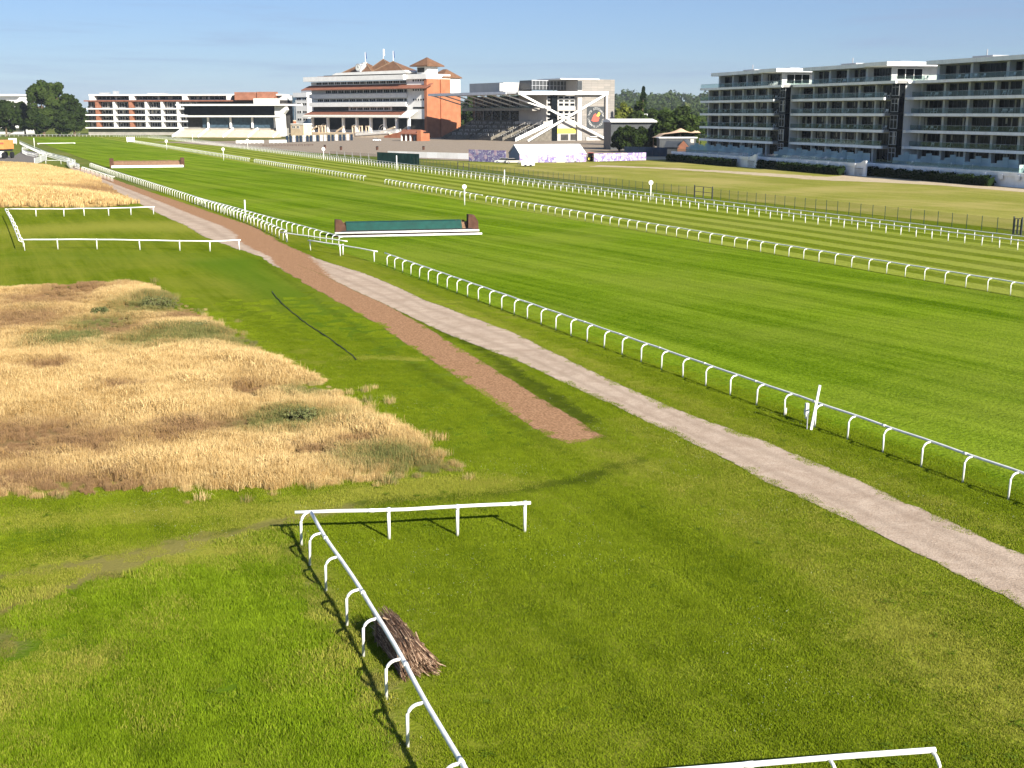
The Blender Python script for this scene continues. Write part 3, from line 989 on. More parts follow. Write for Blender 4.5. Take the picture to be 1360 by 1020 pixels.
def scatter(name, pts, scl, attrs, sources, label=None):
    me = bpy.data.meshes.new(name)
    me.vertices.add(len(pts)); me.vertices.foreach_set('co', np.ascontiguousarray(pts, dtype=np.float32).ravel())
    A = dict(attrs); A['scl'] = scl; A['rot'] = nrs.uniform(0, 6.283, len(pts))
    for an, arr in A.items():
        a = me.attributes.new(an, 'FLOAT', 'POINT'); a.data.foreach_set('value', np.ascontiguousarray(arr, dtype=np.float32))
    o = bpy.data.objects.new(name, me); put(o)
    src = bpy.data.collections.new(name + '_tufts')
    for s in sources: src.objects.link(s)
    ng = bpy.data.node_groups.new(name + '_scatter', 'GeometryNodeTree')
    ng.interface.new_socket('Geometry', in_out='INPUT', socket_type='NodeSocketGeometry')
    ng.interface.new_socket('Geometry', in_out='OUTPUT', socket_type='NodeSocketGeometry')
    N = ng.nodes.new; Lk = ng.links.new
    gi, go = N('NodeGroupInput'), N('NodeGroupOutput')
    iop = N('GeometryNodeInstanceOnPoints'); ci = N('GeometryNodeCollectionInfo')
    ci.inputs['Collection'].default_value = src; ci.inputs['Separate Children'].default_value = True; ci.inputs['Reset Children'].default_value = True
    iop.inputs['Pick Instance'].default_value = True

    def na(nm):
        q = N('GeometryNodeInputNamedAttribute'); q.data_type = 'FLOAT'; q.inputs['Name'].default_value = nm
        return q.outputs['Attribute']
    cx = N('ShaderNodeCombineXYZ'); Lk(na('rot'), cx.inputs[2])
    rv = N('FunctionNodeRandomValue'); rv.data_type = 'INT'; rv.inputs[4].default_value = 0; rv.inputs[5].default_value = len(sources) - 1
    Lk(gi.outputs[0], iop.inputs['Points']); Lk(ci.outputs[0], iop.inputs['Instance']); Lk(rv.outputs[2], iop.inputs['Instance Index'])
    Lk(cx.outputs[0], iop.inputs['Rotation']); Lk(na('scl'), iop.inputs['Scale'])
    Lk(iop.outputs[0], go.inputs[0])
    md = o.modifiers.new('scatter', 'NODES'); md.node_group = ng
    return tag(o, label, kind='stuff')


def tuft(name, mat, *a, **k):
    V, F, tone = blades(*a, **k)
    return np_mesh(name, V, F, mat, attrs={'tone': ('POINT', tone)}, link=False)


def jgrid(x0, x1, y0, y1, s):
    X, Y = np.meshgrid(np.arange(x0, x1, s), np.arange(y0, y1, s))
    X = X + nrs.uniform(-.5, .5, X.shape) * s; Y = Y + nrs.uniform(-.5, .5, Y.shape) * s
    return X.ravel(), Y.ravel()


PATHPX = L + Rr[::-1]
PATH2PX = L2 + R2[::-1]
ROUGH = [(-300, 820), (-40, 800), (150, 764), (300, 722), (385, 704), (396, 738), (430, 790), (478, 875), (510, 935), (560, 1060), (600, 1200), (-300, 1300)]


def zone(X, Y, margin=.44, extra=5):
    return np.abs(X) < margin * Y + extra


rs = np.random.RandomState(3)
lawn_t = [tuft('lawn_tuft', BL_LAWN, 620, 1.15, .035, .075, .010, .017, .55, rs) for _ in range(4)]
X, Y = jgrid(-50, 50, 10, 98, .64)
W = wear(X, Y)
ok = zone(X, Y) & ~inside(X, Y, PATHPX) & ~inside(X, Y, PATH2PX) & ~inside(X, Y, MEADOW) & ~inside(X, Y, ROUGH)
ok &= nrs.uniform(0, 1, X.shape) > (Y - 58) / 40.0
ok &= (X * TRN.x + Y * TRN.y) < V_N1 + 1.0
ok &= nrs.uniform(0, 1, X.shape) > W['dirt'] * .6
X, Y = X[ok], Y[ok]; W = {k: a[ok] for k, a in W.items()}
scatter('mown_grass', np.stack([X, Y, np.zeros_like(X)], 1), nrs.uniform(.75, 1.1, len(X)) * (1 - .3 * W['dark']) * (1 - .35 * W['dirt']), {'dry': np.clip(W['dry'] * .95 + nrs.normal(0, .14, len(X)), 0, 1), 'dark': W['dark'], 'dirt': W['dirt']}, lawn_t,
        'short mown grass on the lawn')

rough_t = [tuft('rough_tuft', BL_ROUGH, 760, 1.1, .06, .15, .009, .014, .5, rs) for _ in range(4)]
X, Y = jgrid(-30, 6, 10, 46, .52)
W = wear(X, Y)
ok = zone(X, Y) & inside(X, Y, ROUGH) & (nrs.uniform(0, 1, X.shape) > W['dirt'] * .6)
X, Y = X[ok], Y[ok]; W = {k: a[ok] for k, a in W.items()}
from mathutils import noise as mnoise
nzr = np.array([mnoise.noise((x * .55, y * .4, 1.3)) for x, y in zip(X, Y)])
nzq = np.array([mnoise.noise((x * 1.6, y * 1.2, 5.3)) for x, y in zip(X, Y)])
W['dark'] = np.clip(W['dark'] + np.clip(-nzq - .18, 0, 1) * 1.3, 0, 1); W['dry'] = np.clip(W['dry'] + np.clip(nzr - .1, 0, 1) * .9, 0, 1)
scatter('rough_grass', np.stack([X, Y, np.zeros_like(X)], 1), np.clip(nrs.uniform(.6, 1.1, len(X)) + .55 * nzr + .35 * nzq, .3, 1.6) * (1 - .4 * W['dirt']), {'dry': np.clip(W['dry'] * .9 + nrs.normal(.08, .17, len(X)), 0, 1), 'dark': W['dark'], 'dirt': W['dirt']}, rough_t, 'longer lush grass')

# broad-leaved weeds and white clover heads in the lawn
def bits(name, mat, n, size, q, z0, z1, tilt, rs_):
    c = rs_.normal(0, size, (n, 2)); a = rs_.uniform(0, 6.283, n); s = q * rs_.uniform(.6, 1.3, n); z = rs_.uniform(z0, z1, n)
    ca, sa = np.cos(a) * s, np.sin(a) * s; tz_ = tilt * s
    V = np.stack([np.stack([c[:, 0] - ca, c[:, 1] - sa, z], 1), np.stack([c[:, 0] + sa * .6, c[:, 1] - ca * .6, z + tz_ * .5], 1),
                  np.stack([c[:, 0] + ca, c[:, 1] + sa, z + tz_], 1), np.stack([c[:, 0] - sa * .6, c[:, 1] + ca * .6, z + tz_ * .5], 1)], 1).reshape(-1, 3)
    return np_mesh(name, V, np.arange(n * 4).reshape(n, 4), mat, attrs={'tone': ('POINT', np.repeat(rs_.uniform(0, 1, n), 4))}, link=False)


MT['weed'] = leafmat('weed_leaf', (.075, .125, .008), (.15, .21, .02), .3)
MT['clover'] = plain('clover_head', (.62, .62, .48), .8, .1, .1, 9)
weed_t = [bits('weed_leaves', MT['weed'], 26, .13, .055, .04, .09, .5, rs) for _ in range(3)]
clov_t = [bits('clover_heads', MT['clover'], 9, .35, .016, .075, .10, .3, rs) for _ in range(3)]
Xw, Yw = jgrid(-30, 30, 18, 60, 1.15)
nw = np.array([mnoise.noise((x * .22, y * .22, 2.2)) + .5 * mnoise.noise((x * .9, y * .9, 4.2)) for x, y in zip(Xw, Yw)])
ok = zone(Xw, Yw) & ~inside(Xw, Yw, PATHPX) & ~inside(Xw, Yw, PATH2PX) & ~inside(Xw, Yw, MEADOW) & ((Xw * TRN.x + Yw * TRN.y) < V_N1)
k1 = ok & (nw > .34); k2 = ok & (nw < -.18) & ~inside(Xw, Yw, ROUGH)
scatter('lawn_weeds', np.stack([Xw[k1], Yw[k1], np.zeros(k1.sum())], 1), nrs.uniform(.35, .9, k1.sum()), {}, weed_t, 'broad-leaved weeds in the lawn')
scatter('white_clover', np.stack([Xw[k2], Yw[k2], np.zeros(k2.sum())], 1), nrs.uniform(.7, 1.2, k2.sum()), {}, clov_t, 'white clover heads in the lawn')

# --- the tall dry meadow
GREENPX = [(205, 405, 3.2), (130, 430, 2.2), (265, 450, 2.6), (390, 560, 2.4), (360, 565, 1.8), (330, 455, 2.0), (510, 610, 2.), (90, 455, 2.), (560, 625, 1.6), (410, 520, 1.4), (200, 455, 2.4)]
BROWNPX = [(20, 580, 2.5), (60, 575, 2.0), (150, 440, 2.6), (20, 430, 3.5), (300, 565, 1.5), (215, 590, 1.2), (100, 385, 3.0), (20, 640, 2.0), (130, 650, 2.2), (60, 490, 1.4), (0, 600, 3.), (110, 590, 2.4), (250, 575, 1.8), (330, 520, 1.2), (60, 400, 3.2), (250, 420, 2.), (160, 520, 1.2), (420, 600, 1.), (480, 590, .9)]


def blob(X, Y, lst):
    r = np.zeros(X.shape)
    for x, y, w in lst:
        p = ground(x, y)
        dy = (Y - p.y) / (p.y / 45.)
        r = np.maximum(r, np.exp(-(((X - p.x) / (w * 1.3)) ** 2 + (dy / w) ** 2)))
    return r


straw_t = [tuft('straw_tuft', BL_STRAW, 620, 1.5, .25, .80, .006, .012, .36, rs, head=.5, gauss=True) for _ in range(5)]
stray_t = [tuft('stray_tuft', BL_STRAW, 90, .7, .2, .6, .006, .012, .5, rs, head=.5, gauss=True) for _ in range(3)]
lodged_t = [tuft('lodged_tuft', BL_STRAW, 560, 1.3, .35, .80, .010, .018, .75, rs, head=.4, clump=18) for _ in range(2)]
X, Y = jgrid(-75, 10, 38, 112, .62)
ok = zone(X, Y, .44, 8) & inside(X, Y, MEADOW)
X, Y = X[ok], Y[ok]
gr, br = blob(X, Y, GREENPX), blob(X, Y, BROWNPX)
n3 = np.array([noise_ for noise_ in [0.0]])
from mathutils import noise as mnoise
nz = np.array([mnoise.noise((x * .16, y * .16, 3.1)) for x, y in zip(X, Y)])
nz2 = np.array([mnoise.noise((x * .5, y * .5, 9.1)) for x, y in zip(X, Y)])
edge_ = np.clip(seg_dist(X, Y, MEADOW + [MEADOW[0]]) / 1.6, 0, 1)
scl = np.clip(.86 + .50 * nz + .42 * nz2 - .45 * br - .30 * gr, .25, 1.35) * (.42 + .58 * edge_ * nrs.uniform(.75, 1.1, len(X)))
P3 = np.stack([X, Y, np.zeros_like(X)], 1)
dry = np.clip(br * .9 + np.clip(-nz2 - .15, 0, 1) * .8, 0, 1); gre = np.clip(gr * .95 + np.clip(nz - .32, 0, 1), 0, 1)
# stray tufts just outside the edge
Xo, Yo = jgrid(-75, 12, 36, 112, .5)
ok = zone(Xo, Yo, .44, 8) & ~inside(Xo, Yo, MEADOW) & (seg_dist(Xo, Yo, MEADOW + [MEADOW[0]]) < np.abs(nrs.normal(0, .8, Xo.shape))) & (nrs.uniform(0, 1, Xo.shape) < .13)
Xo, Yo = Xo[ok], Yo[ok]
scatter('stray_dry_grass', np.stack([Xo, Yo, np.zeros_like(Xo)], 1), nrs.uniform(.3, .85, len(Xo)), {'dry': np.zeros(len(Xo)), 'green': nrs.uniform(.1, .9, len(Xo))}, stray_t, 'thin dry tufts at the edge of the tall grass')
lod = (nz2 + .5 * nrs.normal(0, .3, len(X)) + br * .5) > .30
scatter('tall_dry_grass', P3[~lod], scl[~lod], {'dry': dry[~lod], 'green': gre[~lod]}, straw_t, 'tall dry straw-coloured grass')
scatter('flattened_dry_grass', P3[lod], scl[lod] * 1.05, {'dry': dry[lod], 'green': gre[lod]}, lodged_t, 'flattened straw-coloured grass lying in swirls')

# --- the dry mound farther back
MOUND = [(-420, 236), (-60, 222), (20, 221), (60, 224), (100, 231), (130, 243), (158, 259), (176, 272), (150, 275), (70, 275), (0, 276), (-420, 280)]
X, Y = jgrid(-230, -40, 175, 345, 1.9)
ok = inside(X, Y, MOUND) & (X > -.55 * Y)
X, Y = X[ok], Y[ok]
edge = seg_dist(X, Y, MOUND + [MOUND[0]])


def mound_z(e):
    return 2.3 * (1 - np.exp(-e / 12.0))


bx_, by_ = np.meshgrid(np.arange(-240, -36, 3.0), np.arange(172, 348, 3.0))
be = np.where(inside(bx_, by_, MOUND), seg_dist(bx_, by_, MOUND + [MOUND[0]]), -1)
bz = np.where(be > 0, mound_z(np.maximum(be, 0)) - .02, -.4)
idx = np.arange(bx_.size).reshape(bx_.shape)
Fq = np.stack([idx[:-1, :-1].ravel(), idx[:-1, 1:].ravel(), idx[1:, 1:].ravel(), idx[1:, :-1].ravel()], 1)
zz = bz.ravel()
keep = (zz[Fq] > -.3).any(1)
G_THATCH = turf('dry_thatch', (.24, .14, .05), (.42, .30, .12), fine=2.0)
tag(np_mesh('dry_grass_mound', np.stack([bx_.ravel(), by_.ravel(), zz], 1), Fq[keep], G_THATCH, smooth=True), kind='structure')
mound_t = [tuft('mound_tuft', BL_STRAW, 420, 2.6, .4, .95, .022, .040, .25, rs, head=.5, clump=22) for _ in range(3)]
nz = np.array([mnoise.noise((x * .05, y * .035, 7.7)) for x, y in zip(X, Y)])
scatter('mound_dry_grass', np.stack([X, Y, mound_z(edge) - .03], 1), np.clip(.95 + .6 * nz, .35, 1.4), {'dry': np.clip(-nz * 1.2, 0, .8), 'green': np.clip(nz * 1.3 - .3, 0, .6)}, mound_t, 'dry golden grass on the far mound')
# ------------------------------------------------------------------ building frames
class Fr:
    """local frame of a building: x along the front (left to right), y into the building, z up; measured from photograph pixels"""
    def __init__(s, right_px, base_y, th, left_px=None, Z=None):
        s.th = th
        s.u = Vector((math.cos(th), math.sin(th), 0)); s.n = Vector((-math.sin(th), math.cos(th), 0))
        s.o = ground(right_px, base_y) if Z is None else Vector(((right_px - CX) / FPX * Z * CP, Z, 0))
        if left_px is not None:
            w = -s.lx(left_px, 0, 5)
            s.o = s.o - s.u * w; s.W = w

    def lx(s, px, yo=0.0, z=12.0):
        """local x of the point of the plane y = yo that shows at column px (for level z)"""
        k = (px - CX) / FPX
        b = s.o + s.n * yo
        # (b.x + t u.x) = k * ((b.y + t u.y) CP + (EYE - z) SP)
        return (k * (b.y * CP + (EYE - z) * SP) - b.x) / (s.u.x - k * s.u.y * CP)

    def ly(s, px, xo=0.0, z=12.0):
        k = (px - CX) / FPX
        b = s.o + s.u * xo
        return (k * (b.y * CP + (EYE - z) * SP) - b.x) / (s.n.x - k * s.n.y * CP)

    def lz(s, x, y, py):
        p = s.o + s.u * x + s.n * y
        return zat(p.x, p.y, py)

    def root(s, name, label, cat, group=None):
        return thing(name, label, cat, s.o, s.th, group)


def window(parent, x0, x1, z0, z1, y, mull=3, fr=.07, frame='darkgrey', pane='glassdark', curtains=0.3, axis='x', sill=False, transom=False):
    """frame with a pane (sub-part) set in a wall whose face is at y; axis 'y' for walls running along y at x = y"""
    def B(mb, a0, a1, d0, d1, c0, c1, mi=0):
        if axis == 'x': mb.box(a0, a1, d0, d1, c0, c1, mi)
        else: mb.box(d0, d1, a0, a1, c0, c1, mi)
    mb = MB()
    B(mb, x0, x1, y - .09, y + .05, z0, z0 + fr); B(mb, x0, x1, y - .09, y + .05, z1 - fr, z1)
    for k in range(mull + 1):
        a = x0 + (x1 - x0 - fr) * k / mull
        B(mb, a, a + fr, y - .085, y + .05, z0 + fr, z1 - fr)
    if transom:
        B(mb, x0 + fr, x1 - fr, y - .08, y + .05, z0 + (z1 - z0) * .62, z0 + (z1 - z0) * .62 + fr)
    o = mb.build('window', MT[frame], parent)
    g = MB()
    B(g, x0 + fr, x1 - fr, y - .03, y + .04, z0 + fr, z1 - fr)
    if curtains > 0:
        for k in range(mull):
            if rnd.random() < curtains:
                a0 = x0 + (x1 - x0) * k / mull + fr * 1.3; a1 = x0 + (x1 - x0) * (k + 1) / mull - fr * .3
                f = rnd.uniform(.25, .8)
                if rnd.random() < .5: a1 = a0 + (a1 - a0) * f
                else: a0 = a1 - (a1 - a0) * f
                B(g, a0, a1, y - .045, y - .032, z0 + fr + rnd.choice([0, .0, .5]) * (z1 - z0), z1 - fr, 1)
    g.build('pane', [MT[pane], MT['curtain']], o)
    return o


# ------------------------------------------------------------------ balcony apartments beside the course (three blocks)
TH_A = math.atan2(-.96, .281)
CHAIR_SPOTS = []


def apartments(label, left_px, Z, W, bay, end_core, seed, origin=None):
    fr = Fr(left_px, 0, TH_A, Z=Z)
    if origin is not None: fr.o = origin
    r = random.Random(seed)
    rt = fr.root('apartment_block', label, 'building', 'balcony apartment blocks beside the course')
    D, zr = 22.0, 25.4
    fl = [2.7, 6.6, 10.2, 13.9, 17.5, 21.1]
    core = W - (3.6 if end_core else 0)
    # walls
    wl = MB().box(0, W, 2.9, D, 0, 20.7)
    wl.box(3.2, W - 9.5, 5.2, D - 4, 21.1, 24.45)
    wl.build('wall', MT['fin'], rt)
    # floor slabs
    for k, z in enumerate(fl[1:]):
        x1 = core if k < 4 else W + .6
        over = .9 if k < 4 else 1.3
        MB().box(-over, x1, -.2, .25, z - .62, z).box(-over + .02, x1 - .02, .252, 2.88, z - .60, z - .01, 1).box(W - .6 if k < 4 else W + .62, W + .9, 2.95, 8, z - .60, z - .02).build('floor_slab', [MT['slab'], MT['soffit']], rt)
    # roof
    MB().box(1.2, W - 6.5, 2.0, D - 2, 24.5, 25.4).box(W - 16, W - 6.0, 1.6, D - 2.1, 24.62, 25.5).build('roof', MT['slab'], rt)
    MB().box(8, 15, 9, 13, 25.4, 26.2).box(W * .6, W * .6 + 5, 10, 13, 25.4, 26.0).tube([(11, 10.5, 26), (11, 10.5, 27.6)], .12, 6).build('roof_plant', MT['grey'], rt)
    # party walls, windows and glass fronts, storey by storey
    nb = int(round(core / bay))
    bw = core / nb
    for k in range(5):
        z0, z1 = fl[k], fl[k + 1] - .62
        for i in range(nb + 1):
            if i == nb and end_core: continue
            x = i * bw
            MB().box(x - .02 if i else 0.05, x + .8, 1.9, 2.86, z0 + .01, z1 - .01).build('party_wall', MT['fin'], rt)
        for i in range(nb):
            x0, x1 = i * bw + .85, (i + 1) * bw - .1
            window(rt, x0, x1, z0 + .05, z1 - .15, 2.88, mull=5, fr=.13, curtains=.22)
        if k:
            g = MB().box(-.8, core - .1, -.12, -.08, z0 + .02, z0 + 1.1)
            b = g.build('balustrade', MT['glass'], rt)
            MB().box(-.82, core - .08, -.14, -.06, z0 + 1.1, z0 + 1.16).build('handrail', MT['grey'], b)
        if end_core:
            MB().box(core + .3, W - .1, 1.5, 2.85, z0 + .03, z1 + .6).build('stair_bay', MT['glassdark'], rt)
            window(rt, core + .5, core + 3.4, z0 + .3, z1 + .3, 1.48, mull=2, fr=.13, frame='grey', pane='glassdark', curtains=.3, transom=True)
    # penthouse
    npb = 4
    pw = (W - 12.7) / npb
    for i in range(npb):
        x = 3.2 + i * pw
        MB().box(x + .05, x + .95, 3.6, 5.15, 21.12, 24.45).build('party_wall', MT['fin'], rt)
        window(rt, x + 1.1, x + pw - .1, 21.2, 24.3, 5.18, mull=6, fr=.13, curtains=.22)
    window(rt, 6.5, 13.5, 21.6, 24.2, W - 9.45, mull=3, fr=.16, frame='white', axis='y', curtains=.3)
    g = MB().box(-1.0, W + .3, -.1, -.06, 21.12, 22.15).box(W + .3, W + .34, -.06, 7.5, 21.12, 22.15).build('balustrade', MT['glass'], rt)
    MB().box(-1.02, W + .3, -.12, -.04, 22.15, 22.21).build('handrail', MT['grey'], g)
    # terrace and its retaining wall
    MB().box(-4, core + 2, -7.0, -.25, 2.2, 2.68).build('terrace', MT['slab'], rt)
    tw = MB().box(-4.2, core + 1.5, -7.35, -7.02, 0, 2.75)
    tw.box(-4.3, core + 1.5, -7.6, -7.36, 2.1, 2.8)
    for i in range(int(W / 5)):
        tw.box(i * 5.0 - 3, i * 5.0 - 1.9, -7.9, -7.61, 1.45, 2.45)
    tw.build('terrace_wall', MT['slab'], rt)
    pr = MB().prism([(core + 1.6, 0), (core + 5.5, 0), (core + 5.5, 3.5), (core + 4.4, 3.5), (core + 3.2, 3.0), (core + 1.6, 2.8)], -7.3, -6.9)
    pr.build('gate_wall', MT['slab'], rt)
    rl = MB()
    for i in range(7):
        rl.box(core + 1.8 + i * .5, core + 1.86 + i * .5, -7.75, -7.70, .2, 1.75)
    rl.box(core + 1.7, core + 5.0, -7.78, -7.69, 1.75, 1.83).build('gate_railing', MT['darkgrey'], rt)
    for i in range(nb):
        x = (i + .25) * bw
        s = MB()
        st = [(-5.6, 1.5), (-4.2, 2.0), (-2.9, 2.6), (-1.5, 2.6)]
        for (ya, h), (yb, _) in zip(st[:-1], st[1:]):
            s.box(x, x + .05, ya, yb - .03, 2.72, 2.72 + h)
        s.box(x + .06, x + 3.2, -1.55, -1.5, 2.72, 4.9)
        s.build('privacy_screen', MT['frost'], rt)
    g = MB().box(-3.9, core, -6.8, -6.76, 2.7, 3.65).build('balustrade', MT['glass'], rt)
    # where the furniture stands
    for k in range(0, 6):
        for i in range(nb):
            if r.random() < .85:
                for _ in range(r.choice([1, 1, 2, 3])):
                    x = i * bw + r.uniform(2.2, bw - .6)
                    y = r.uniform(.5, 2.0) if k else r.uniform(-4.5, -2.2)
                    if k == 5: y = r.uniform(.6, 3.5); 
                    p = fr.o + fr.u * x + fr.n * y
                    CHAIR_SPOTS.append((p.x, p.y, fl[k] + (.01 if k else 0.0), fr.th + r.uniform(-.8, .8)))
    return fr, rt, core


frA, _, coreA = apartments('farthest of the three balcony apartment blocks, next to the peach tent', 932, 375, 48.0, 8.0, True, 3)
oB = frA.o + frA.u * 48.2 + frA.n * 3.2
frB, _, coreB = apartments('middle of the three balcony apartment blocks, between its two neighbours', 0, 330, 46.3, 7.6, True, 4, oB)
oC = frB.o + frB.u * 46.5 + frB.n * 4.8
frC, _, coreC = apartments('nearest balcony apartment block, cut by the right edge of the photo', 0, 286, 60.0, 8.6, False, 5, oC)

# garden chairs on balconies
ch0 = None
for i, (x, y, z, a) in enumerate(CHAIR_SPOTS[:170]):
    if ch0 is None:
        ch0 = thing('garden_chair', 'pale garden chair behind the glass of an apartment balcony', 'chair', (x, y, z), a, 'pale chairs on the apartment balconies')
        MB().box(-.3, .3, -.3, .3, .38, .46).build('seat', MT['white'], ch0)
        MB().bar((-.3, .3, .46), (-.3, .42, 1.0), .06).bar((.3, .3, .46), (.3, .42, 1.0), .06).box(-.3, .3, .33, .39, .55, .95).build('backrest', MT['white'], ch0)
        lg = MB()
        for sx in (-.27, .27):
            for sy in (-.27, .27): lg.box(sx - .025, sx + .025, sy - .025, sy + .025, 0, .38)
        lg.build('legs', MT['white'], ch0)
        continue
    c = copy_tree(ch0); c.location = (x, y, z); c.rotation_euler = (0, 0, a)


# ------------------------------------------------------------------ hedges
def leaf_quads(P, N, size, rs, mat_n=3):
    """small quads at points P, facing roughly along N"""
    n = len(P)
    d = N + rs.normal(0, .75, (n, 3)); d /= np.linalg.norm(d, axis=1)[:, None] + 1e-9
    a = np.cross(d, rs.normal(0, 1, (n, 3))); a /= np.linalg.norm(a, axis=1)[:, None] + 1e-9
    b = np.cross(d, a)
    s = (size * rs.uniform(.55, 1.25, n))[:, None]
    V = np.stack([P - a * s - b * s * .6, P + a * s - b * s * .6, P + a * s * .7 + b * s * .7, P - a * s * .7 + b * s * .7], 1).reshape(-1, 3)
    F = np.arange(n * 4).reshape(n, 4)
    tone = np.repeat(rs.uniform(0, 1, n), 4)
    return V, F, tone


def hedge(label, fr_, x0, x1, y0, y1, h, seed):
    rs_ = np.random.RandomState(seed)
    Lh = x1 - x0
    rt = thing('hedge', label, 'hedge', fr_.o + fr_.u * x0 + fr_.n * y0, fr_.th)
    MB().box(.15, Lh - .15, .18, y1 - y0 - .15, 0, h - .2).build('core', MT['hedge'], rt)
    n = int(Lh * 90)
    f = rs_.uniform(0, 1, n)
    x = rs_.uniform(0, Lh, n)
    top = f < .3; front = f < .85
    hh = h + .16 * np.sin(x * 1.1) + .1 * np.sin(x * 3.3 + 1)
    z = np.where(top, hh + rs_.normal(0, .08, n), rs_.uniform(.05, 1, n) * hh)
    y = np.where(top, rs_.uniform(0, y1 - y0, n), np.where(front, 0 + rs_.normal(0, .1, n), y1 - y0))
    N = np.where(top[:, None], np.array([0, 0, 1.]), np.where(front[:, None], np.array([0, -1., .3]), np.array([0, 1., .3])))
    V, F, tone = leaf_quads(np.stack([x, y, z], 1), N, .22, rs_)
    np_mesh('foliage', V, F, MT['hedge'], rt, attrs={'tone': ('POINT', tone)})


hedge('dark clipped hedge in front of the farthest apartment block', frA, -2, coreA - 3, -10.2, -8.4, 1.75, 1)
hedge('dark clipped hedge in front of the middle apartment block', frB, -5, coreB - 1, -10.2, -8.4, 1.75, 2)
hedge('dark clipped hedge in front of the nearest apartment block', frC, -7, 42, -10.2, -8.4, 1.75, 3)

# ------------------------------------------------------------------ main grandstand
TH_M = R(-40.5)
fm = Fr(563.5, 183, TH_M, left_px=410)
rt = fm.root('main_grandstand', 'tall white and brick grandstand with brown pyramid roofs and a clock', 'grandstand')
X = lambda px, yo=0.0: fm.lx(px, yo)
WM = fm.W
xr = X(539)                                     # where the plain white bay begins
zz = lambda py, px=548: fm.lz(X(px), 0, py)
z_ground_top = zz(156.4); z_can1 = zz(152.2); z_can1t = zz(147.4)
bands = [(141.3, 135.2), (129.5, 123.4)]       # white fascias
DM = fm.ly(598, WM + 2.2)
# body
b = MB().box(0, xr, 3.2, DM, 0, zz(106)).box(xr, WM, 1.2, DM, zz(158), zz(103.2))
b.build('wall', MT['white'], rt)
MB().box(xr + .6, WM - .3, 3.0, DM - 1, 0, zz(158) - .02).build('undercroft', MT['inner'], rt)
# brick end with its parapet
xb = X(613, 20)
be = MB().box(WM + .01, WM + 2.2, .4, DM, 0, zz(104.8))
be.box(WM + 2.21, WM + 3.0, fm.ly(586, WM + 3), DM - .5, 0, zz(104.8))
be.build('end_wall', MT['brick'], rt)
MB().box(xr - 1.5, WM + 2.4, -.1, DM + .2, zz(105), zz(98.4)).build('parapet', MT['white'], rt)
# stair turret at the far rear corner: white with a hip roof
ty0 = DM + .3
tx = ty1 = fm.ly(611.5, WM + 2.0)
MB().box(WM - 4, WM + 2.0, ty0, ty1, zz(124, 563), zz(103, 563)).build('turret_wall', MT['white'], rt)
MB().box(WM - 4.2, WM + 2.1, ty0, ty1 + .1, 0, zz(124, 563) - .02).build('turret_base', MT['brick'], rt)
MB().pyramid(WM - 9, WM + 3.0, DM - 7, ty1 + .8, zz(103, 563) + .02, zz(90.5, 563), ridge=3, flat=.5).build('turret_roof', MT['rooftile'], rt)
# tower with the pointed roof
tz0, tz1 = zz(98.4), zz(88.4)
MB().box(WM - 9.0, WM - .6, 4, fm.ly(583, WM), tz0 + .02, tz1 - .02).build('tower_wall', MT['white'], rt)
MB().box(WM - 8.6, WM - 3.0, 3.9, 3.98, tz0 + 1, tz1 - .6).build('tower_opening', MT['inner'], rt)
yt1 = fm.ly(590, WM + 1.5)
MB().pyramid(WM - 12, WM + 2.2, 1.0, yt1, tz1, zz(75.6), flat=.6).build('tower_roof', MT['rooftile'], rt)
# white fascias, window strips
for i, (lo, hi) in enumerate(bands):
    MB().box(X(411.5) + i * .4, xr + .6 + i * .3, -.4, 3.1, zz(lo), zz(hi)).build('fascia', MT['white'], rt)
MB().box(X(408), xr + .6, -2.2, 3.6, zz(105.3), zz(98.8)).build('fascia', MT['white'], rt)


def win_strip(px0, px1, lo, hi, n, y=3.15):
    x0, x1 = X(px0), X(px1)
    w_ = (x1 - x0) / n
    for k in range(n):
        window(rt, x0 + k * w_ + .35, x0 + (k + 1) * w_ - .35, zz(lo) + .25, zz(hi) - .25, y, mull=3, fr=.17, frame='white', curtains=.12)


win_strip(416, 545, 110.7, 105.6, 15)
win_strip(428, 541, 123.2, 117.2, 13)
win_strip(417, 541, 135, 129.7, 14)
win_strip(460, 514, 146.9, 141.6, 6)
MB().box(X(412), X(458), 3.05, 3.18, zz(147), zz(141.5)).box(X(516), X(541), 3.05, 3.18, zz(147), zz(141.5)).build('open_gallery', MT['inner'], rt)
# small windows in the plain bay
for py in (104.6 + 2.2, 119.3, 132.2):
    for k in range(5):
        a = X(546.3) + k * (X(562.5) - X(546.3)) / 5
        window(rt, a + .25, a + 1.75, zz(py + 1.7), zz(py - 1.5), 1.17, mull=1, fr=.16, frame='white', curtains=.1)
window(rt, X(547), X(562), zz(144.5), zz(142), 1.17, mull=4, fr=.12, curtains=0)


def canopy(name, x0, x1, z0, z1, y0, y1, mat):
    MB().prism([(y0, z0 - .35), (y0, z0), (y1, z1), (y1, z1 - .35)], x0, x1, axis='x').build(name, MT[mat], rt)


# tiled pent roofs
canopy('tiled_canopy', X(407), X(571) + .0, zz(117.2), zz(110.9), -3.6, 3.0, 'terra')
canopy('tiled_canopy', X(409.5), X(539), zz(152.4), zz(147.4), -3.6, 3.0, 'terra')
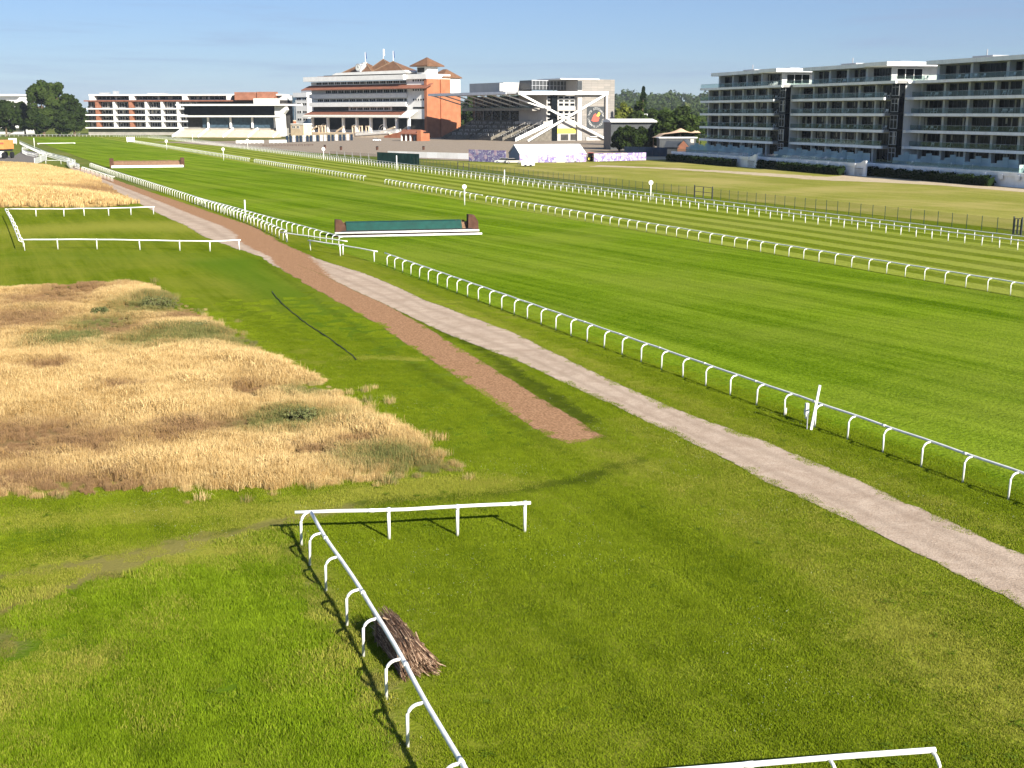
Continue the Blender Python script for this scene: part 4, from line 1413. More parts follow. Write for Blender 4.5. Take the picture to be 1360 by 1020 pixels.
# striped awning below
m = M('striped_awning'); t = NT(m)
sx_ = t.n('ShaderNodeSeparateXYZ'); t.l(t.n('ShaderNodeTexCoord').outputs['Object'], sx_.inputs[0])
st_ = t.ramp(t.math('SINE', t.math('MULTIPLY', sx_.outputs[0], 5.2)), -.2, .2)
t.out(t.pbr(t.mix(st_, (.70, .68, .62), (.42, .40, .36)), .8, .1)); MT['awning'] = m
for k in range(8):
    a, c = X(410) + k * (X(538) - X(410)) / 8, X(410) + (k + 1) * (X(538) - X(410)) / 8
    zt, zb = zz(152.6), zz(156.3)
    MB().prism([(-5.4, zb), (-5.4, zb + .5), (-3.5, zt), (-3.3, zt - .1), (-5.2, zb)], a + .05, c - .05, axis='x').build('awning', MT['awning'], rt)
MB().prism([(-5.8, zz(156.6)), (-5.8, zz(155.6)), (.9, zz(146.5)), (.9, zz(147.6))], xr + .2, X(553), axis='x').build('awning', MT['white'], rt)
# undercroft: dark glazing and columns
MB().box(.5, xr - .2, 3.0, 3.18, 4.0, zz(157)).build('undercroft_glazing', MT['glassdark'], rt)
for px in (418, 438.5, 459, 477, 495.5, 514, 530, 546):
    MB().box(X(px) - .7, X(px) + .7, -2.6, -1.2, 2.5, zz(156.5)).build('column', MT['slab'], rt)
# arched openings behind the steps
for px in (425.5, 468, 504.5):
    mb = MB(); c = X(px)
    for rr_ in (2.6, 1.5):
        mb.tube([(c + rr_ * 1.5 * math.cos(a), 2.7, 4 + rr_ * 1.25 * math.sin(a)) for a in [math.pi * k / 10 for k in range(11)]], .22, 6)
    mb.build('arched_window', MT['slab'], rt)
# roof terrace, upper hood and pyramids
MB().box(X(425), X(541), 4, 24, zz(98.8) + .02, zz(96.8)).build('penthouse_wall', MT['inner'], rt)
MB().box(X(420), X(444), 2, 10, zz(98.8) + .02, zz(98)).build('flat_roof', MT['terra'], rt)
MB().prism([(X(444), zz(97.2)), (X(446), zz(96)), (X(450), zz(94)), (X(540), zz(92.8)), (X(543), zz(95.5)), (X(541), zz(97.3))], -1.2, 16).build('hood', MT['white'], rt)


def pyr(px0, px1, py0, py1, pk, y0, y1):
    x0, x1 = X(px0), X(px1)
    mb = MB(); zb, zt = zz(py0), zz(py1); cx = X(pk); cy = (y0 + y1) / 2
    mb.add([(x0, y0, zb), (x1, y0, zb), (x1, y1, zb), (x0, y1, zb), (cx, cy, zt)], [(0, 1, 4), (1, 2, 4), (2, 3, 4), (3, 0, 4), (3, 2, 1, 0)])
    mb.build('pyramid_roof', MT['rooftile'], rt)
    MB().bar((cx, cy, zt), (x1, y0, zb), .3).bar((cx, cy, zt), (x0, y0, zb), .3).build('roof_ridge', MT['wood'], rt)
    return cx, cy, zt


pk1 = pyr(452, 492, 93.6, 79.0, 474, 2.0, 14)
pk2 = pyr(478, 512, 93.2, 75.0, 491.5, 5, 19)
pk3 = pyr(493, 533, 92.8, 79.2, 510.8, 2.0, 14)
# clock dormer
cx, cz = X(474.9, -.6), zz(87.2)
dm = MB().tube([(cx, .6, cz), (cx, 6.0, cz)], 2.3, 20).build('clock_dormer', MT['grey'], rt)
ck = MB().tube([(cx, .45, cz), (cx, .58, cz)], 1.75, 24).build('clock', MT['clock'], rt)
MB().box(cx - .09, cx + .09, .38, .44, cz, cz + 1.3).box(cx, cx + .9, .38, .44, cz - .09, cz + .09).build('hand', MT['black'], ck)
MB().prism([(X(479), zz(93)), (X(487.5), zz(80)), (X(483), zz(80)), (X(476), zz(92))], .9, 1.4).build('dormer_flank', MT['slab'], rt)
# balustraded forecourt, ramps and arched steps in front
fc = [(0, 2.4, X(406), X(534), -11, 3.0)]
for z0, z1, x0, x1, y0, y1 in fc:
    MB().box(x0, x1, y0, y1, z0 + .01, z1).build('forecourt', MT['cream'], rt)
MB().prism([(X(404), .02), (X(536), .02), (X(536), 3.1), (X(480), 2.2), (X(404), 1.6)], -13.2, -11.02).build('forecourt_wall', MT['cream'], rt)
MB().prism([(X(510, -14), .02), (X(533, -14), .02), (X(533, -14), 3.6), (X(510, -14), 1.0)], -14.2, -13.25).build('ramp_wall', MT['brick'], rt)
bl_ = MB()
xa, xc = X(471, -14), X(531, -14)
for k in range(46):
    x = xa + (xc - xa) * k / 45
    z = 1.8 + 2.1 * k / 45
    bl_.box(x - .14, x + .14, -13.6, -13.36, z - .9, z + .95)
bl_.bar((xa, -13.48, 2.85), (xc, -13.48, 4.95), .4, .3)
bl_.build('balustrade', MT['white'], rt)
for a, c_ in ((411, 420), (446, 456), (505, 524), (530, 540)):
    MB().prism([(X(a, -9), 2.42), (X(c_, -9), 5.4), (X(c_, -9), 6.4), (X(a, -9), 3.4)], -9.4, -8.6).build('ramp_parapet', MT['cream'], rt)
for px in (425, 430, 470, 479, 488):
    mb = MB(); c = X(px, -8)
    mb.box(c - 1.4, c - .9, -8.6, -7.9, 2.42, 6.0).box(c + .9, c + 1.4, -8.6, -7.9, 2.42, 6.0).box(c - 1.4, c + 1.4, -8.6, -7.9, 6.01, 6.6)
    mb.build('step_arch', MT['cream'], rt)
# flagpoles standing on the peaks
for k, (c, lab) in enumerate(((pk1, 'left flagpole on the pyramid roof above the clock'), (pk2, 'middle flagpole on the tallest pyramid roof'), (pk3, 'right flagpole on the pyramid roof'))):
    wp = fm.o + fm.u * c[0] + fm.n * c[1]
    fp = thing('flagpole', lab, 'flagpole', (wp.x, wp.y, c[2] - .15), 0)
    MB().tube([(0, 0, 0), (0, 0, 6.0)], .16, 6).build('pole', MT['plastic'], fp)
    fl_ = MB()
    for j in range(5):
        fl_.add([(.1 + .08 * j, .06 * math.sin(j), 5.9 - .75 * j), (.75 + .06 * j, .1, 5.7 - .75 * j), (.62 + .05 * j, .12, 5.0 - .75 * j), (.1 + .06 * j, .02, 5.15 - .75 * j)], [(0, 1, 2, 3)])
    fl_.build('flag', MT['flag' if k != 1 else 'white'], fp)

# left wing of the main stand: white block with windows
fw = Fr(410, 178.5, TH_M, left_px=393.5)
rt = fw.root('white_wing_building', 'narrow white building with dark windows left of the main grandstand', 'building')
z_ = lambda py: fw.lz(fw.W, 0, py)
MB().box(0, fw.W, 0, 16, 0, z_(129)).build('wall', MT['white'], rt)
MB().box(-1.2, fw.W + .3, -.9, 16.5, z_(129) + .02, z_(123)).build('parapet', MT['white'], rt)
MB().box(1.5, fw.W + 8, 4, 15, z_(123) + .02, z_(118.5)).build('roof_plant', MT['grey'], rt)
for py in (131, 138, 148.5, 158.5):
    for k in range(2):
        a = fw.W * (.12 + .46 * k)
        window(rt, a, a + fw.W * .36, z_(py + 2.1), z_(py - 1.6), -.02, mull=2, fr=.22, frame='white', curtains=.12)
# pale cabin with two windows in front of it
fk = Fr(403.5, 181.5, R(-34), left_px=386)
rt = fk.root('cabin', 'cream cabin with two dark windows at the foot of the white wing', 'cabin')
MB().box(0, fk.W, 0, 7, 0, fk.lz(0, 0, 165.5)).build('wall', MT['cream'], rt)
MB().box(-.3, fk.W + .3, -.3, 7.3, fk.lz(0, 0, 165.5) + .01, fk.lz(0, 0, 164)).build('roof', MT['white'], rt)
for k in range(2):
    window(rt, 1.2 + k * 3.9, 3.9 + k * 3.6, fk.lz(0, 0, 170.5), fk.lz(0, 0, 166.8), -.02, mull=2, fr=.25, frame='white', curtains=0)
# blue-grey glazed building between
fg = Fr(395, 176.5, R(-20), left_px=372)
rt = fg.root('glazed_office', 'blue-grey glazed building between the low stand and the white wing', 'building')
MB().box(0, fg.W, 0, 14, 0, fg.lz(0, 0, 128)).build('wall', MT['glassblue'], rt)
mb = MB()
for k in range(9):
    x = fg.W * k / 8
    mb.box(x - .15, x + .15, -.2, -.01, fg.lz(0, 0, 160), fg.lz(0, 0, 136))
mb.box(-.3, fg.W + .3, -.45, 14.3, fg.lz(0, 0, 128) + .01, fg.lz(0, 0, 126.3))
mb.build('frame', MT['grey'], rt)
MB().box(-1, fg.W + .5, -5, -.5, 0, fg.lz(0, 0, 161)).build('brick_base', MT['brick'], rt)
MB().box(-1.2, fg.W + .7, -5.2, -.3, fg.lz(0, 0, 161) + .01, fg.lz(0, 0, 159.6)).build('ledge', MT['cream'], rt)
# brick hut with tiled roof in front of the brick wall
fh = Fr(559, 187.5, R(-30), left_px=531)
rt = fh.root('brick_kiosk', 'small brick kiosk with a sloping tiled roof beside the balustrade', 'kiosk')
ze = fh.lz(0, 0, 177)
MB().box(0, fh.W, 2.2, 8, 0, ze).box(fh.W - 2.4, fh.W, 0, 2.19, 0, fh.lz(0, 0, 173)).build('wall', MT['brick'], rt)
MB().prism([(-.5, ze), (3.5, fh.lz(0, 0, 172)), (8.5, ze + 1.2), (8.5, ze + .8), (-.5, ze - .4)], -.4, fh.W - 2.5, axis='x').build('roof', MT['terra'], rt)
for k in range(3):
    MB().box(.5 + k * 2.7, 1.1 + k * 2.7, .1, .7, 0, ze - .45).build('column', MT['white'], rt)
    MB().box(1.3 + k * 2.7, 2.9 + k * 2.7, 2.1, 2.18, 0, ze - 1).build('door', MT['inner' if k % 2 else 'glassblue'], rt)

# ------------------------------------------------------------------ low left stand
fl2 = Fr(377, 182.5, R(-12), left_px=236)
rt = fl2.root('low_grandstand', 'low grandstand with black glazing, white roof and cream steps', 'grandstand')
Wl = fl2.W
z_ = lambda py: fl2.lz(Wl * .6, 0, py)
x_ = lambda px, yo=0: fl2.lx(px, yo)
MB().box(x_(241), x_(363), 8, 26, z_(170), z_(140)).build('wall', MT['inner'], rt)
MB().box(x_(237), x_(380), -3, 27, z_(140.5), z_(138)).build('roof', MT['fin'], rt)
MB().box(x_(240), x_(364), 5.0, 7.98, z_(152.6), z_(141)).build('glazing', MT['glassdark'], rt)
MB().box(x_(238), x_(372), .5, 7.9, z_(155.6), z_(153.3)).build('balcony', MT['fin'], rt)
MB().box(x_(262), x_(364), 6.5, 7.9, z_(169.8), z_(156.3)).build('glazing', MT['glassblue'], rt)
for px in (271, 301, 330, 360):
    MB().box(x_(px) - .5, x_(px) + .5, 4.8, 5.8, z_(170), z_(156.2)).build('column', MT['slab'], rt)
MB().prism([(x_(366), z_(181)), (x_(376), z_(181)), (x_(375), z_(152)), (x_(380), z_(146)), (x_(378), z_(141)), (x_(364), z_(141)), (x_(364), z_(150))], 1.0, 5.0).build('stair_tower', MT['fin'], rt)
for i in range(4):
    a, c = x_(243 + i * 33), x_(272 + i * 33)
    if i == 0: a = x_(236)
    st = MB()
    for k in range(7):
        st.box(a, c, -8 + k * 1.9, -8 + (k + 1) * 1.9 - .01, 0, .5 + k * (z_(171) - .5) / 7)
    st.build('steps', MT['cream'], rt)
for i in range(5):
    a = x_(237 + i * 33 + (0 if i else -1))
    MB().prism([(-8.2, 0), (6, 0), (6, z_(170.5) + .5), (-8.2, 1.1)], a - .3, a + .3, axis='x').build('stair_wall', MT['slab'], rt)
MB().box(x_(236), x_(376), 6.0, 7.9, 0, z_(170.2)).build('base', MT['concrete'], rt)

# ------------------------------------------------------------------ far apartments on the left
fa = Fr(376, 0, R(-6), left_px=113, Z=800)
rt = fa.root('terrace_apartments', 'long pale apartment building with orange brick piers behind the far rail', 'building')
Wa = fa.W
x_ = lambda px, yo=0: fa.lx(px, yo)
z_ = lambda py: fa.lz(Wa * .4, 0, py)
MB().box(1, Wa, 5, 22, 0, z_(133)).build('wall', MT['inner'], rt)
MB().box(x_(121), Wa, 8, 22, z_(133) + .02, z_(127)).build('wall', MT['fin'], rt)
MB().box(x_(117), x_(372), 3, 23, z_(126.8), z_(125)).build('roof', MT['white'], rt)
MB().box(x_(145), x_(150), 8, 12, z_(125) + .02, z_(120.5)).box(x_(190), x_(214), 9, 14, z_(125) + .02, z_(123.2)).box(x_(126), x_(139), 9, 12, z_(125) + .02, z_(122.5)).build('roof_plant', MT['grey'], rt)
MB().box(.5, x_(262), 3.5, 4.9, 0, z_(172)).build('plinth', MT['concrete'], rt)
levels = [133.8, 144.3, 152.6, 161.0, 169.8]
for k, py in enumerate(levels):
    MB().box(x_(112.5), x_(355 if k == 0 else 262), 0, 4.98, z_(py + .9), z_(py - .7)).build('balcony_slab', MT['terra' if k == 0 else 'white'], rt)
for px, mt in ((129, 'brickdark'), (151.5, 'fin'), (173.5, 'brickdark'), (194, 'fin'), (215, 'fin'), (236, 'fin')):
    for k in range(4):
        hw_ = 1.1 if mt == 'brickdark' else .7
        MB().box(x_(px) - hw_, x_(px) + hw_, .5, 4.9, z_(levels[k + 1] - 1.05), z_(levels[k] + 1.25)).build('pier', MT[mt], rt)
for px, mt in ((120.5, 'white'), (173.5, 'white'), (244, 'white'), (303, 'white'), (352, 'fin')):
    MB().box(x_(px) - 1.6, x_(px) + 1.6, 3.2, 7.9, z_(132.7), z_(126.9)).build('pier', MT[mt], rt)
pxs = [113, 129, 151.5, 173.5, 194, 215, 236, 262]
for k in range(4):
    for a, c in zip(pxs[:-1], pxs[1:]):
        window(rt, x_(a) + 1.6, x_(c) - 1.6, z_(levels[k + 1] - 1.4), z_(levels[k] + 1.7), 4.95, mull=4, fr=.3, frame='grey', curtains=.42)
for a, c in ((124, 148), (150, 171), (177, 205), (207, 241), (248, 272), (274, 300), (306, 330)):
    window(rt, x_(a), x_(c), z_(132.4), z_(127.6), 7.95, mull=4, fr=.3, frame='grey', curtains=.4)
MB().box(x_(314), x_(342), -2, 6, z_(133), z_(122.6)).build('brick_tower', MT['brickdark'], rt)
MB().box(x_(343), x_(366), -1, 7, z_(133), z_(122.2)).build('brick_tower', MT['brickdark'], rt)
MB().box(x_(340), x_(373), -4, -1.2, z_(142), z_(131)).build('white_annexe', MT['fin'], rt)
# white block behind the trees at the far left edge
fb = Fr(27, 0, R(-4), left_px=-22, Z=850)
rt = fb.root('white_apartments', 'white apartment building half hidden by trees at the left edge', 'building')
x_ = lambda px: fb.lx(px, 0)
z_ = lambda py: fb.lz(10, 0, py)
MB().box(0, fb.W, 4, 20, 0, z_(135)).box(3, x_(23), 6, 20, z_(135) + .01, z_(127.5)).build('wall', MT['fin'], rt)
MB().box(-1, x_(24.5), 2, 21, z_(127.4), z_(125)).build('roof', MT['white'], rt)
for py in (135, 143, 151.5, 160, 169):
    MB().box(-1, fb.W + 2, 0, 3.98, z_(py + 1), z_(py - 1)).build('balcony_slab', MT['white'], rt)
for k in range(4):
    for j in range(4):
        window(rt, 2 + j * fb.W / 4, fb.W / 4 * (j + 1) - .5, z_(142 + 8.3 * k), z_(137 + 8.3 * k), 3.95, mull=3, fr=.3, frame='grey', curtains=.35)
# ------------------------------------------------------------------ open stand with the steel X frame
TH_S = R(31)
fs = Fr(689, 188, TH_S)
rt = fs.root('cantilever_stand', 'open terraced stand under a long cantilever roof with a white steel X frame', 'grandstand')
X = lambda px, yo=0.0: fs.lx(px, yo)
LEN = fs.ly(577.5, -3.0, 24)
zz = lambda py, px=740, yo=0.0: fs.lz(X(px), yo, py)
xe = X(816.5)
xg = X(774.5)
z_b = zz(121.2, 690); z_b0 = zz(126, 690)
# grey end block
MB().box(xg, xe, .5, 22, 0, fs.lz(xe, .5, 105.8)).build('end_block', MT['panels'], rt)
MB().box(xg - 3.0, xg - .02, .8, 20, 0, fs.lz(xg, .5, 106.5)).build('stair_wall', MT['panel2'], rt)
MB().box(xg - 14, xe - 10, .2, 22.3, fs.lz(xg, 0, 105.9) + .03, fs.lz(xg, 0, 104.4)).build('roof_edge', MT['white'], rt)
# glazed bay
x0, x1 = X(726, 3), xg - 3.05
MB().box(x0, x1, 3.2, 30, zz(162, 750), zz(121.5, 750)).build('glazed_wall', MT['panel2'], rt)
nrow = [(127.4, 131), (132.2, 135.6), (136.6, 141), (147.2, 151.2), (152.2, 156), (157, 160.6)]
for a, c in nrow:
    for k in range(5):
        w_ = (x1 - x0) / 5
        window(rt, x0 + k * w_ + .3, x0 + (k + 1) * w_ - .2, zz(c, 750), zz(a, 750), 3.15, mull=1, fr=.14, frame='white', curtains=0)
MB().box(x0 - .3, x1, 2.4, 3.0, zz(147, 750), zz(141.3, 750)).build('balcony_front', MT['panel2'], rt)
MB().box(X(722, 2), xg - 3.05, 2.2, 30, 0, zz(161.3, 750)).build('lower_wall', MT['panel2'], rt)
# ground-floor openings
for a, c in ((733, 742), (748, 758), (761, 771)):
    MB().box(X(a), X(c), 2.05, 2.18, .3, zz(178.5, 750)).build('door', MT['inner'], rt)
MB().box(X(700), X(770), -3.0, -2.6, 0, zz(187, 740)).build('low_wall', MT['darkgrey'], rt)
MB().box(xg + 2, xe, -.2, .35, 0, zz(182, 790)).build('plinth', MT['panel2'], rt)
# terraces: stepped tiers facing the course
NT_ = 15
tz1 = zz(160.5, 727)
prof = [(0, 0)]
for k in range(NT_):
    z = 1.0 + (tz1 - 1.0) * k / (NT_ - 1); xk = .0 + 20.5 * k / NT_
    prof += [(xk, z), (.0 + 20.5 * (k + 1) / NT_, z)]
prof += [(20.5, 0)]
MB().prism(prof, 1.5, LEN - 1).build('terrace', MT['tier'], rt)
# crush rails: short barriers on the tiers
cr = MB()
for k in range(2, NT_ - 1, 3):
    z = 1.0 + (tz1 - 1.0) * k / (NT_ - 1); xk = 20.5 * (k + .5) / NT_
    y = 5.0
    while y < LEN - 8:
        l_ = rnd.uniform(3, 5)
        cr.bar((xk, y, z + 1.05), (xk, y + l_, z + 1.05), .09)
        for q in (0, .5, 1): cr.bar((xk, y + l_ * q, z), (xk, y + l_ * q, z + 1.05), .08)
        y += l_ + rnd.uniform(2, 4)
cr.build('crush_barrier', MT['slab'], rt)
# sloping side walls of the gangways
for y in (0.6, LEN * .16, LEN * .30, LEN * .62, LEN * .92):
    MB().prism([(-1.5, 0), (20.5, tz1 - 1.6), (20.5, tz1 + .5), (-1.5, 1.7)], y, y + (.5 if y < 1 else .25)).build('gangway_wall', MT['slab'] if y < 1 else MT['tier'], rt)
for y in (LEN * .08, LEN * .23, LEN * .46):
    MB().bar((-.8, y, 1.9), (20.5, y, tz1 + 1.2), .16).build('handrail', MT['concrete'], rt)
# back of the stand
MB().box(20.55, 24, 1.5, LEN - 1, 0, zz(126.4, 727)).build('back_wall', MT['glassdark'], rt)
for k in range(9):
    y = 4 + (LEN - 8) * k / 8
    MB().box(20.0, 20.52, y - .18, y + .18, tz1, zz(127, 727)).build('mullion', MT['grey'], rt)
# hospitality balcony
MB().box(13.5, 20.0, 9, LEN - 1, zz(147, 715), zz(143.2, 715)).build('balcony', MT['concrete'], rt)
MB().box(13.4, 13.48, 9, LEN - 1, zz(143.2, 715), zz(141.4, 715)).build('balustrade', MT['glass'], rt)
# cantilever roof
MB().prism([(-7.0, z_b0 + .55), (30, z_b0 + 1.2), (30, z_b + .1), (-7.0, z_b0 + 1.25)], .6, LEN).build('canopy', MT['grey'], rt)
MB().box(-7.25, -7.02, .4, LEN, z_b0 + .2, z_b0 + 1.55).build('canopy_edge', MT['slab'], rt)
for k in range(7):
    y = 6 + (LEN - 9) * k / 6
    MB().bar((-5.5, y, z_b0 + .3), (19.9, y, zz(144, 715)), .38, .6).build('truss', MT['slab'], rt)
    MB().bar((-6.5, y, z_b0 + .28), (20, y, z_b0 + .7), .3, .5).build('truss', MT['slab'], rt)
# white steel frame in front of the end wall
yo = -1.2
xa, xb_, xf = X(690.5, yo), X(805.5, yo), X(701.5, yo)
zt = (zz(121, 690, yo) + zz(126, 690, yo)) / 2
ztr = fs.lz(xb_, yo, 123.6)
zf = zz(189, 705, yo)
MB().bar((xa - 1, yo, zt), (xb_ + .6, yo, ztr), 1.0, 1.7).build('top_beam', MT['steel'], rt)
MB().bar((xa + .3, yo - .35, zt - .6), (xb_ - .2, yo - .35, .6), .7, 1.0).build('brace', MT['steel'], rt)
MB().bar((xb_ - .3, yo + .35, ztr - .6), (xf, yo + .35, .3), .7, 1.0).build('brace', MT['steel'], rt)
MB().bar((xb_, yo, ztr - .9), (xb_, yo, 0), .75, .75).build('steel_post', MT['steel'], rt)
MB().bar((xg + 4, -.9, zz(181.4, 790)), (xe, -.9, zz(181.4, 800)), .3, .35).build('rail', MT['steel'], rt)
# roof plant: dark louvres and pale boxes
zp = z_b + .3
MB().box(X(709, 10), X(760, 10), 12, 24, zz(121, 740) + .9, zz(106.5, 735, 10)).build('plant_screen', MT['darkgrey'], rt)
fr_ = MB()
for k in range(12):
    x = X(709, 10) + (X(760, 10) - X(709, 10)) * k / 11
    fr_.box(x - .15, x + .15, 11.6, 11.9, zz(121, 740) + .9, zz(107.5, 735, 10))
fr_.box(X(708, 10), X(762, 10), 11.5, 11.95, zz(107.6, 735, 10), zz(106, 735, 10)).box(X(708, 10), X(762, 10), 11.5, 11.95, zz(114, 735, 10), zz(113.2, 735, 10))
fr_.build('plant_frame', MT['grey'], rt)
MB().box(X(661, 30), X(709, 22), 24.2, 60, z_b + .15, zz(109.5, 700, 25)).build('plant_room', MT['panel2'], rt)
for a, c in ((664, 670), (672.5, 678), (680, 685)):
    MB().box(X(a, 24), X(c, 24), 24.05, 24.18, z_b + .5, zz(110.3, 690, 24)).build('pale_panel', MT['white'], rt)
MB().box(X(766, 1), X(772, 1), .55, .75, zz(121, 770) + .6, zz(107.2, 770)).build('louvre', MT['darkgrey'], rt)

# round emblem on its dark panel: a ring of white strokes about a red and yellow figure
sgn = thing('wall_emblem', 'dark wall panel with a ring of white letters round a red and yellow shape', 'sign', fs.o + fs.n * .30, TH_S)
ex0, ex1 = X(779.5, .3), X(803.3, .3)
ez0, ez1 = zz(170.8, 791), zz(141.5, 791)
MB().box(ex0, ex1, -.05, .16, ez0, ez1).build('panel', MT['darkgrey'], sgn)
cx, cz = X(791.3, .3), zz(156.2, 791); rr = (ex1 - ex0) * .405
lt = MB()
r2 = random.Random(4)
for seg, (a0, a1, n) in enumerate(((205, 118, 4), (112, 62, 5), (58, 5, 6), (-5, -62, 6), (-68, -112, 4), (-118, -178, 7))):
    if seg == 0: a0, a1 = 172, 128
    for k in range(n):
        a = R(a0 + (a1 - a0) * (k + .5) / n)
        c_ = Vector((math.cos(a), 0, math.sin(a))); tg = Vector((-math.sin(a), 0, math.cos(a)))
        ctr = Vector((cx, -.09, cz)) + c_ * rr
        h_, w_ = rr * .13, rr * .06
        kind = r2.randrange(4)
        lt.bar(ctr - tg * w_ - c_ * h_, ctr - tg * w_ + c_ * h_, .16, .05)
        if kind != 1: lt.bar(ctr + tg * w_ - c_ * h_, ctr + tg * w_ + c_ * h_, .16, .06)
        lt.bar(ctr - tg * w_ * 1.2 + c_ * h_ * (.9 if kind < 2 else 0), ctr + tg * w_ * 1.2 + c_ * h_ * (.9 if kind < 2 else 0), .16, .07)
        if kind == 3: lt.bar(ctr - tg * w_ - c_ * h_ * .9, ctr + tg * w_ - c_ * h_ * .9, .16, .08)
lt.build('lettering', MT['white'], sgn)
q = rr * .62
MB().prism([(cx - q, cz - q * .55), (cx - q * .35, cz - q * .75), (cx + q * .55, cz - q * .65), (cx + q * .8, cz - q * .1), (cx + q * .5, cz + q * .35), (cx - q * .1, cz + q * .75), (cx - q * .45, cz + q * .55), (cx - q * .75, cz - q * .05)], -.12, -.055).build('red_shape', MT['redpaint'], sgn)
MB().prism([(cx + q * .1, cz + q * .3), (cx + q * .65, cz + q * .2), (cx + q * .95, cz + q * .75), (cx + q * .6, cz + q * 1.0)], -.17, -.125).build('yellow_shape', MT['yellow'], sgn)
# yellow banner with a faint line of writing
bn = thing('yellow_banner', 'yellow banner with faint dark writing hung on the stand front', 'banner', fs.o + fs.n * 1.9, TH_S)
bx0, bx1 = X(732, 1.9), X(764.5, 1.9)
MB().box(bx0, bx1, -.05, .02, zz(177, 748), zz(170.8, 748)).build('cloth', MT['yellow'], bn)
wr = MB(); zc = zz(174, 748)
for a, c in ((.16, .36), (.46, .58), (.66, .82)):
    x = bx0 + (bx1 - bx0) * a
    while x < bx0 + (bx1 - bx0) * c:
        wr.box(x, x + .16, -.075, -.055, zc - .38, zc + .38); wr.box(x + .17, x + .4, -.075, -.055, zc - .1, zc + .08)
        x += .62
wr.build('lettering', MT['wood'], bn)

# ------------------------------------------------------------------ marquee
ft = Fr(778, 214.0, R(17), left_px=691.5)
rt = ft.root('marquee', 'white marquee tent with a pitched roof in front of the open stand', 'tent')
ze, zr_ = ft.lz(2, 0, 204.8), ft.lz(2, 7, 191.6)
dw = 12.0; Wt = ft.W
MB().prism([(0, ze), (dw / 2, zr_), (dw, ze), (dw, ze - .12), (dw / 2, zr_ - .14), (0, ze - .12)], -.25, Wt + .25, axis='x').build('roof', MT['tent'], rt)
MB().box(0, Wt, -.06, .0, ze - .75, ze - .02).build('valance', MT['tent'], rt)
MB().prism([(.05, 0), (dw - .05, 0), (dw - .05, ze - .14), (dw / 2, zr_ - .18), (.05, ze - .14)], .02, .1, axis='x').build('gable', MT['tentshade'], rt)
MB().prism([(.05, 0), (dw - .05, 0), (dw - .05, ze - .14), (dw / 2, zr_ - .18), (.05, ze - .14)], Wt - .1, Wt - .02, axis='x').build('gable', MT['tent'], rt)
MB().box(.2, Wt - .2, .1, .16, .1, ze - .2).build('side_wall', MT['tent'], rt)
for k in range(6):
    x = Wt * k / 5
    MB().tube([(x, .01, ze + .03), (x, dw / 2, zr_ + .03)], .045, 5).tube([(x, -.12, 0), (x, -.12, ze)], .05, 5).build('frame', MT['grey'], rt)

# ------------------------------------------------------------------ hoardings
def hoarding(label, px0, px1, y0, y1, ptop0, n, mat, group=None, name='hoarding'):
    p, q = ground(px0, y0), ground(px1, y1)
    rt = thing(name, label, 'hoarding', p, math.atan2((q - p).y, (q - p).x), group)
    Lw = (q - p).length; h = zat(p.x, p.y, ptop0)
    for k in range(n):
        a, c = Lw * k / n, Lw * (k + 1) / n
        MB().box(a + .04, c - .04, -.03, .03, .12, h).build('panel', MT[mat if not isinstance(mat, list) else mat[k % len(mat)]], rt)
        MB().bar((a, .12, 0), (a, .12, h + .04), .08).bar((a, .14, h * .8), (a, .9, .05), .06).build('post', MT['grey'], rt)
    return rt


hoarding('run of plain white hoarding panels left of the printed ones', 515, 622, 208.5, 212.0, 200.5, 8, ['white', 'tent', 'white'])
hoarding('run of purple printed hoarding panels left of the marquee', 622.5, 672, 214.5, 216.5, 198.5, 5, 'print')
hoarding('run of pale printed hoarding panels in front of the marquee', 690, 763, 216.2, 216.0, 205.8, 6, ['print', 'tent', 'print'])
hoarding('short blue printed hoarding at the right end of the marquee', 765, 778.5, 215.8, 215.5, 203, 2, 'print')
hoarding('run of purple printed hoarding panels right of the red tractor', 789, 858, 215, 213.2, 204, 6, 'print')
hoarding('dark navy screen fence by the brick-gabled hut', 829, 886, 206.5, 208.5, 194.5, 6, 'navy')
hoarding('dark green netted screen among the far white rails', 501, 557, 216.5, 219.5, 202, 6, 'netgreen')
hoarding('pale low wire screen left of the dark green netted screen', 437, 500, 211.5, 216, 200.5, 6, 'net')

# ------------------------------------------------------------------ green wire fence along the stand-side rail
def wire_fence(label, px0, y0, px1, y1, h, step):
    p, q = ground(px0, y0), ground(px1, y1)
    rt = thing('wire_fence', label, 'fence', p, math.atan2((q - p).y, (q - p).x), 'green wire fence behind the double rail')
    Lw = (q - p).length; n = int(Lw / step)
    MB().box(0, Lw, -.012, .012, .05, h).build('mesh_panel', MT['net'], rt)
    base = MB().box(-.028, .028, -.03, .03, 0, h + .05).build('post', MT['meshgreen'], rt)
    rest = MB()
    for k in range(1, n + 1):
        if k < 100:
            c = base.copy(); COL.objects.link(c); c.parent = rt; c.location = (k * Lw / n, 0, 0)
        else:
            rest.box(k * Lw / n - .035, k * Lw / n + .035, -.04, .04, 0, h + .05)
    if rest.v: tag(rest.build('post', MT['meshgreen'], rt), kind='stuff')


gy = lambda x: 150 + (x + 41) * .1172
wire_fence('nearest stretch of green wire fence, up to the gate at the right edge', 1480, gy(1480), 1356, gy(1356), 1.85, 2.5)
wire_fence('long middle stretch of green wire fence between two gates', 1345, gy(1345), 946, gy(946), 1.85, 2.5)
wire_fence('stretch of green wire fence between the centre gate and the far gate', 922, gy(922), 623, gy(623), 1.85, 2.5)
wire_fence('farthest stretch of green wire fence, running up to the netted screen', 608, gy(608), 505, gy(505), 1.85, 2.5)


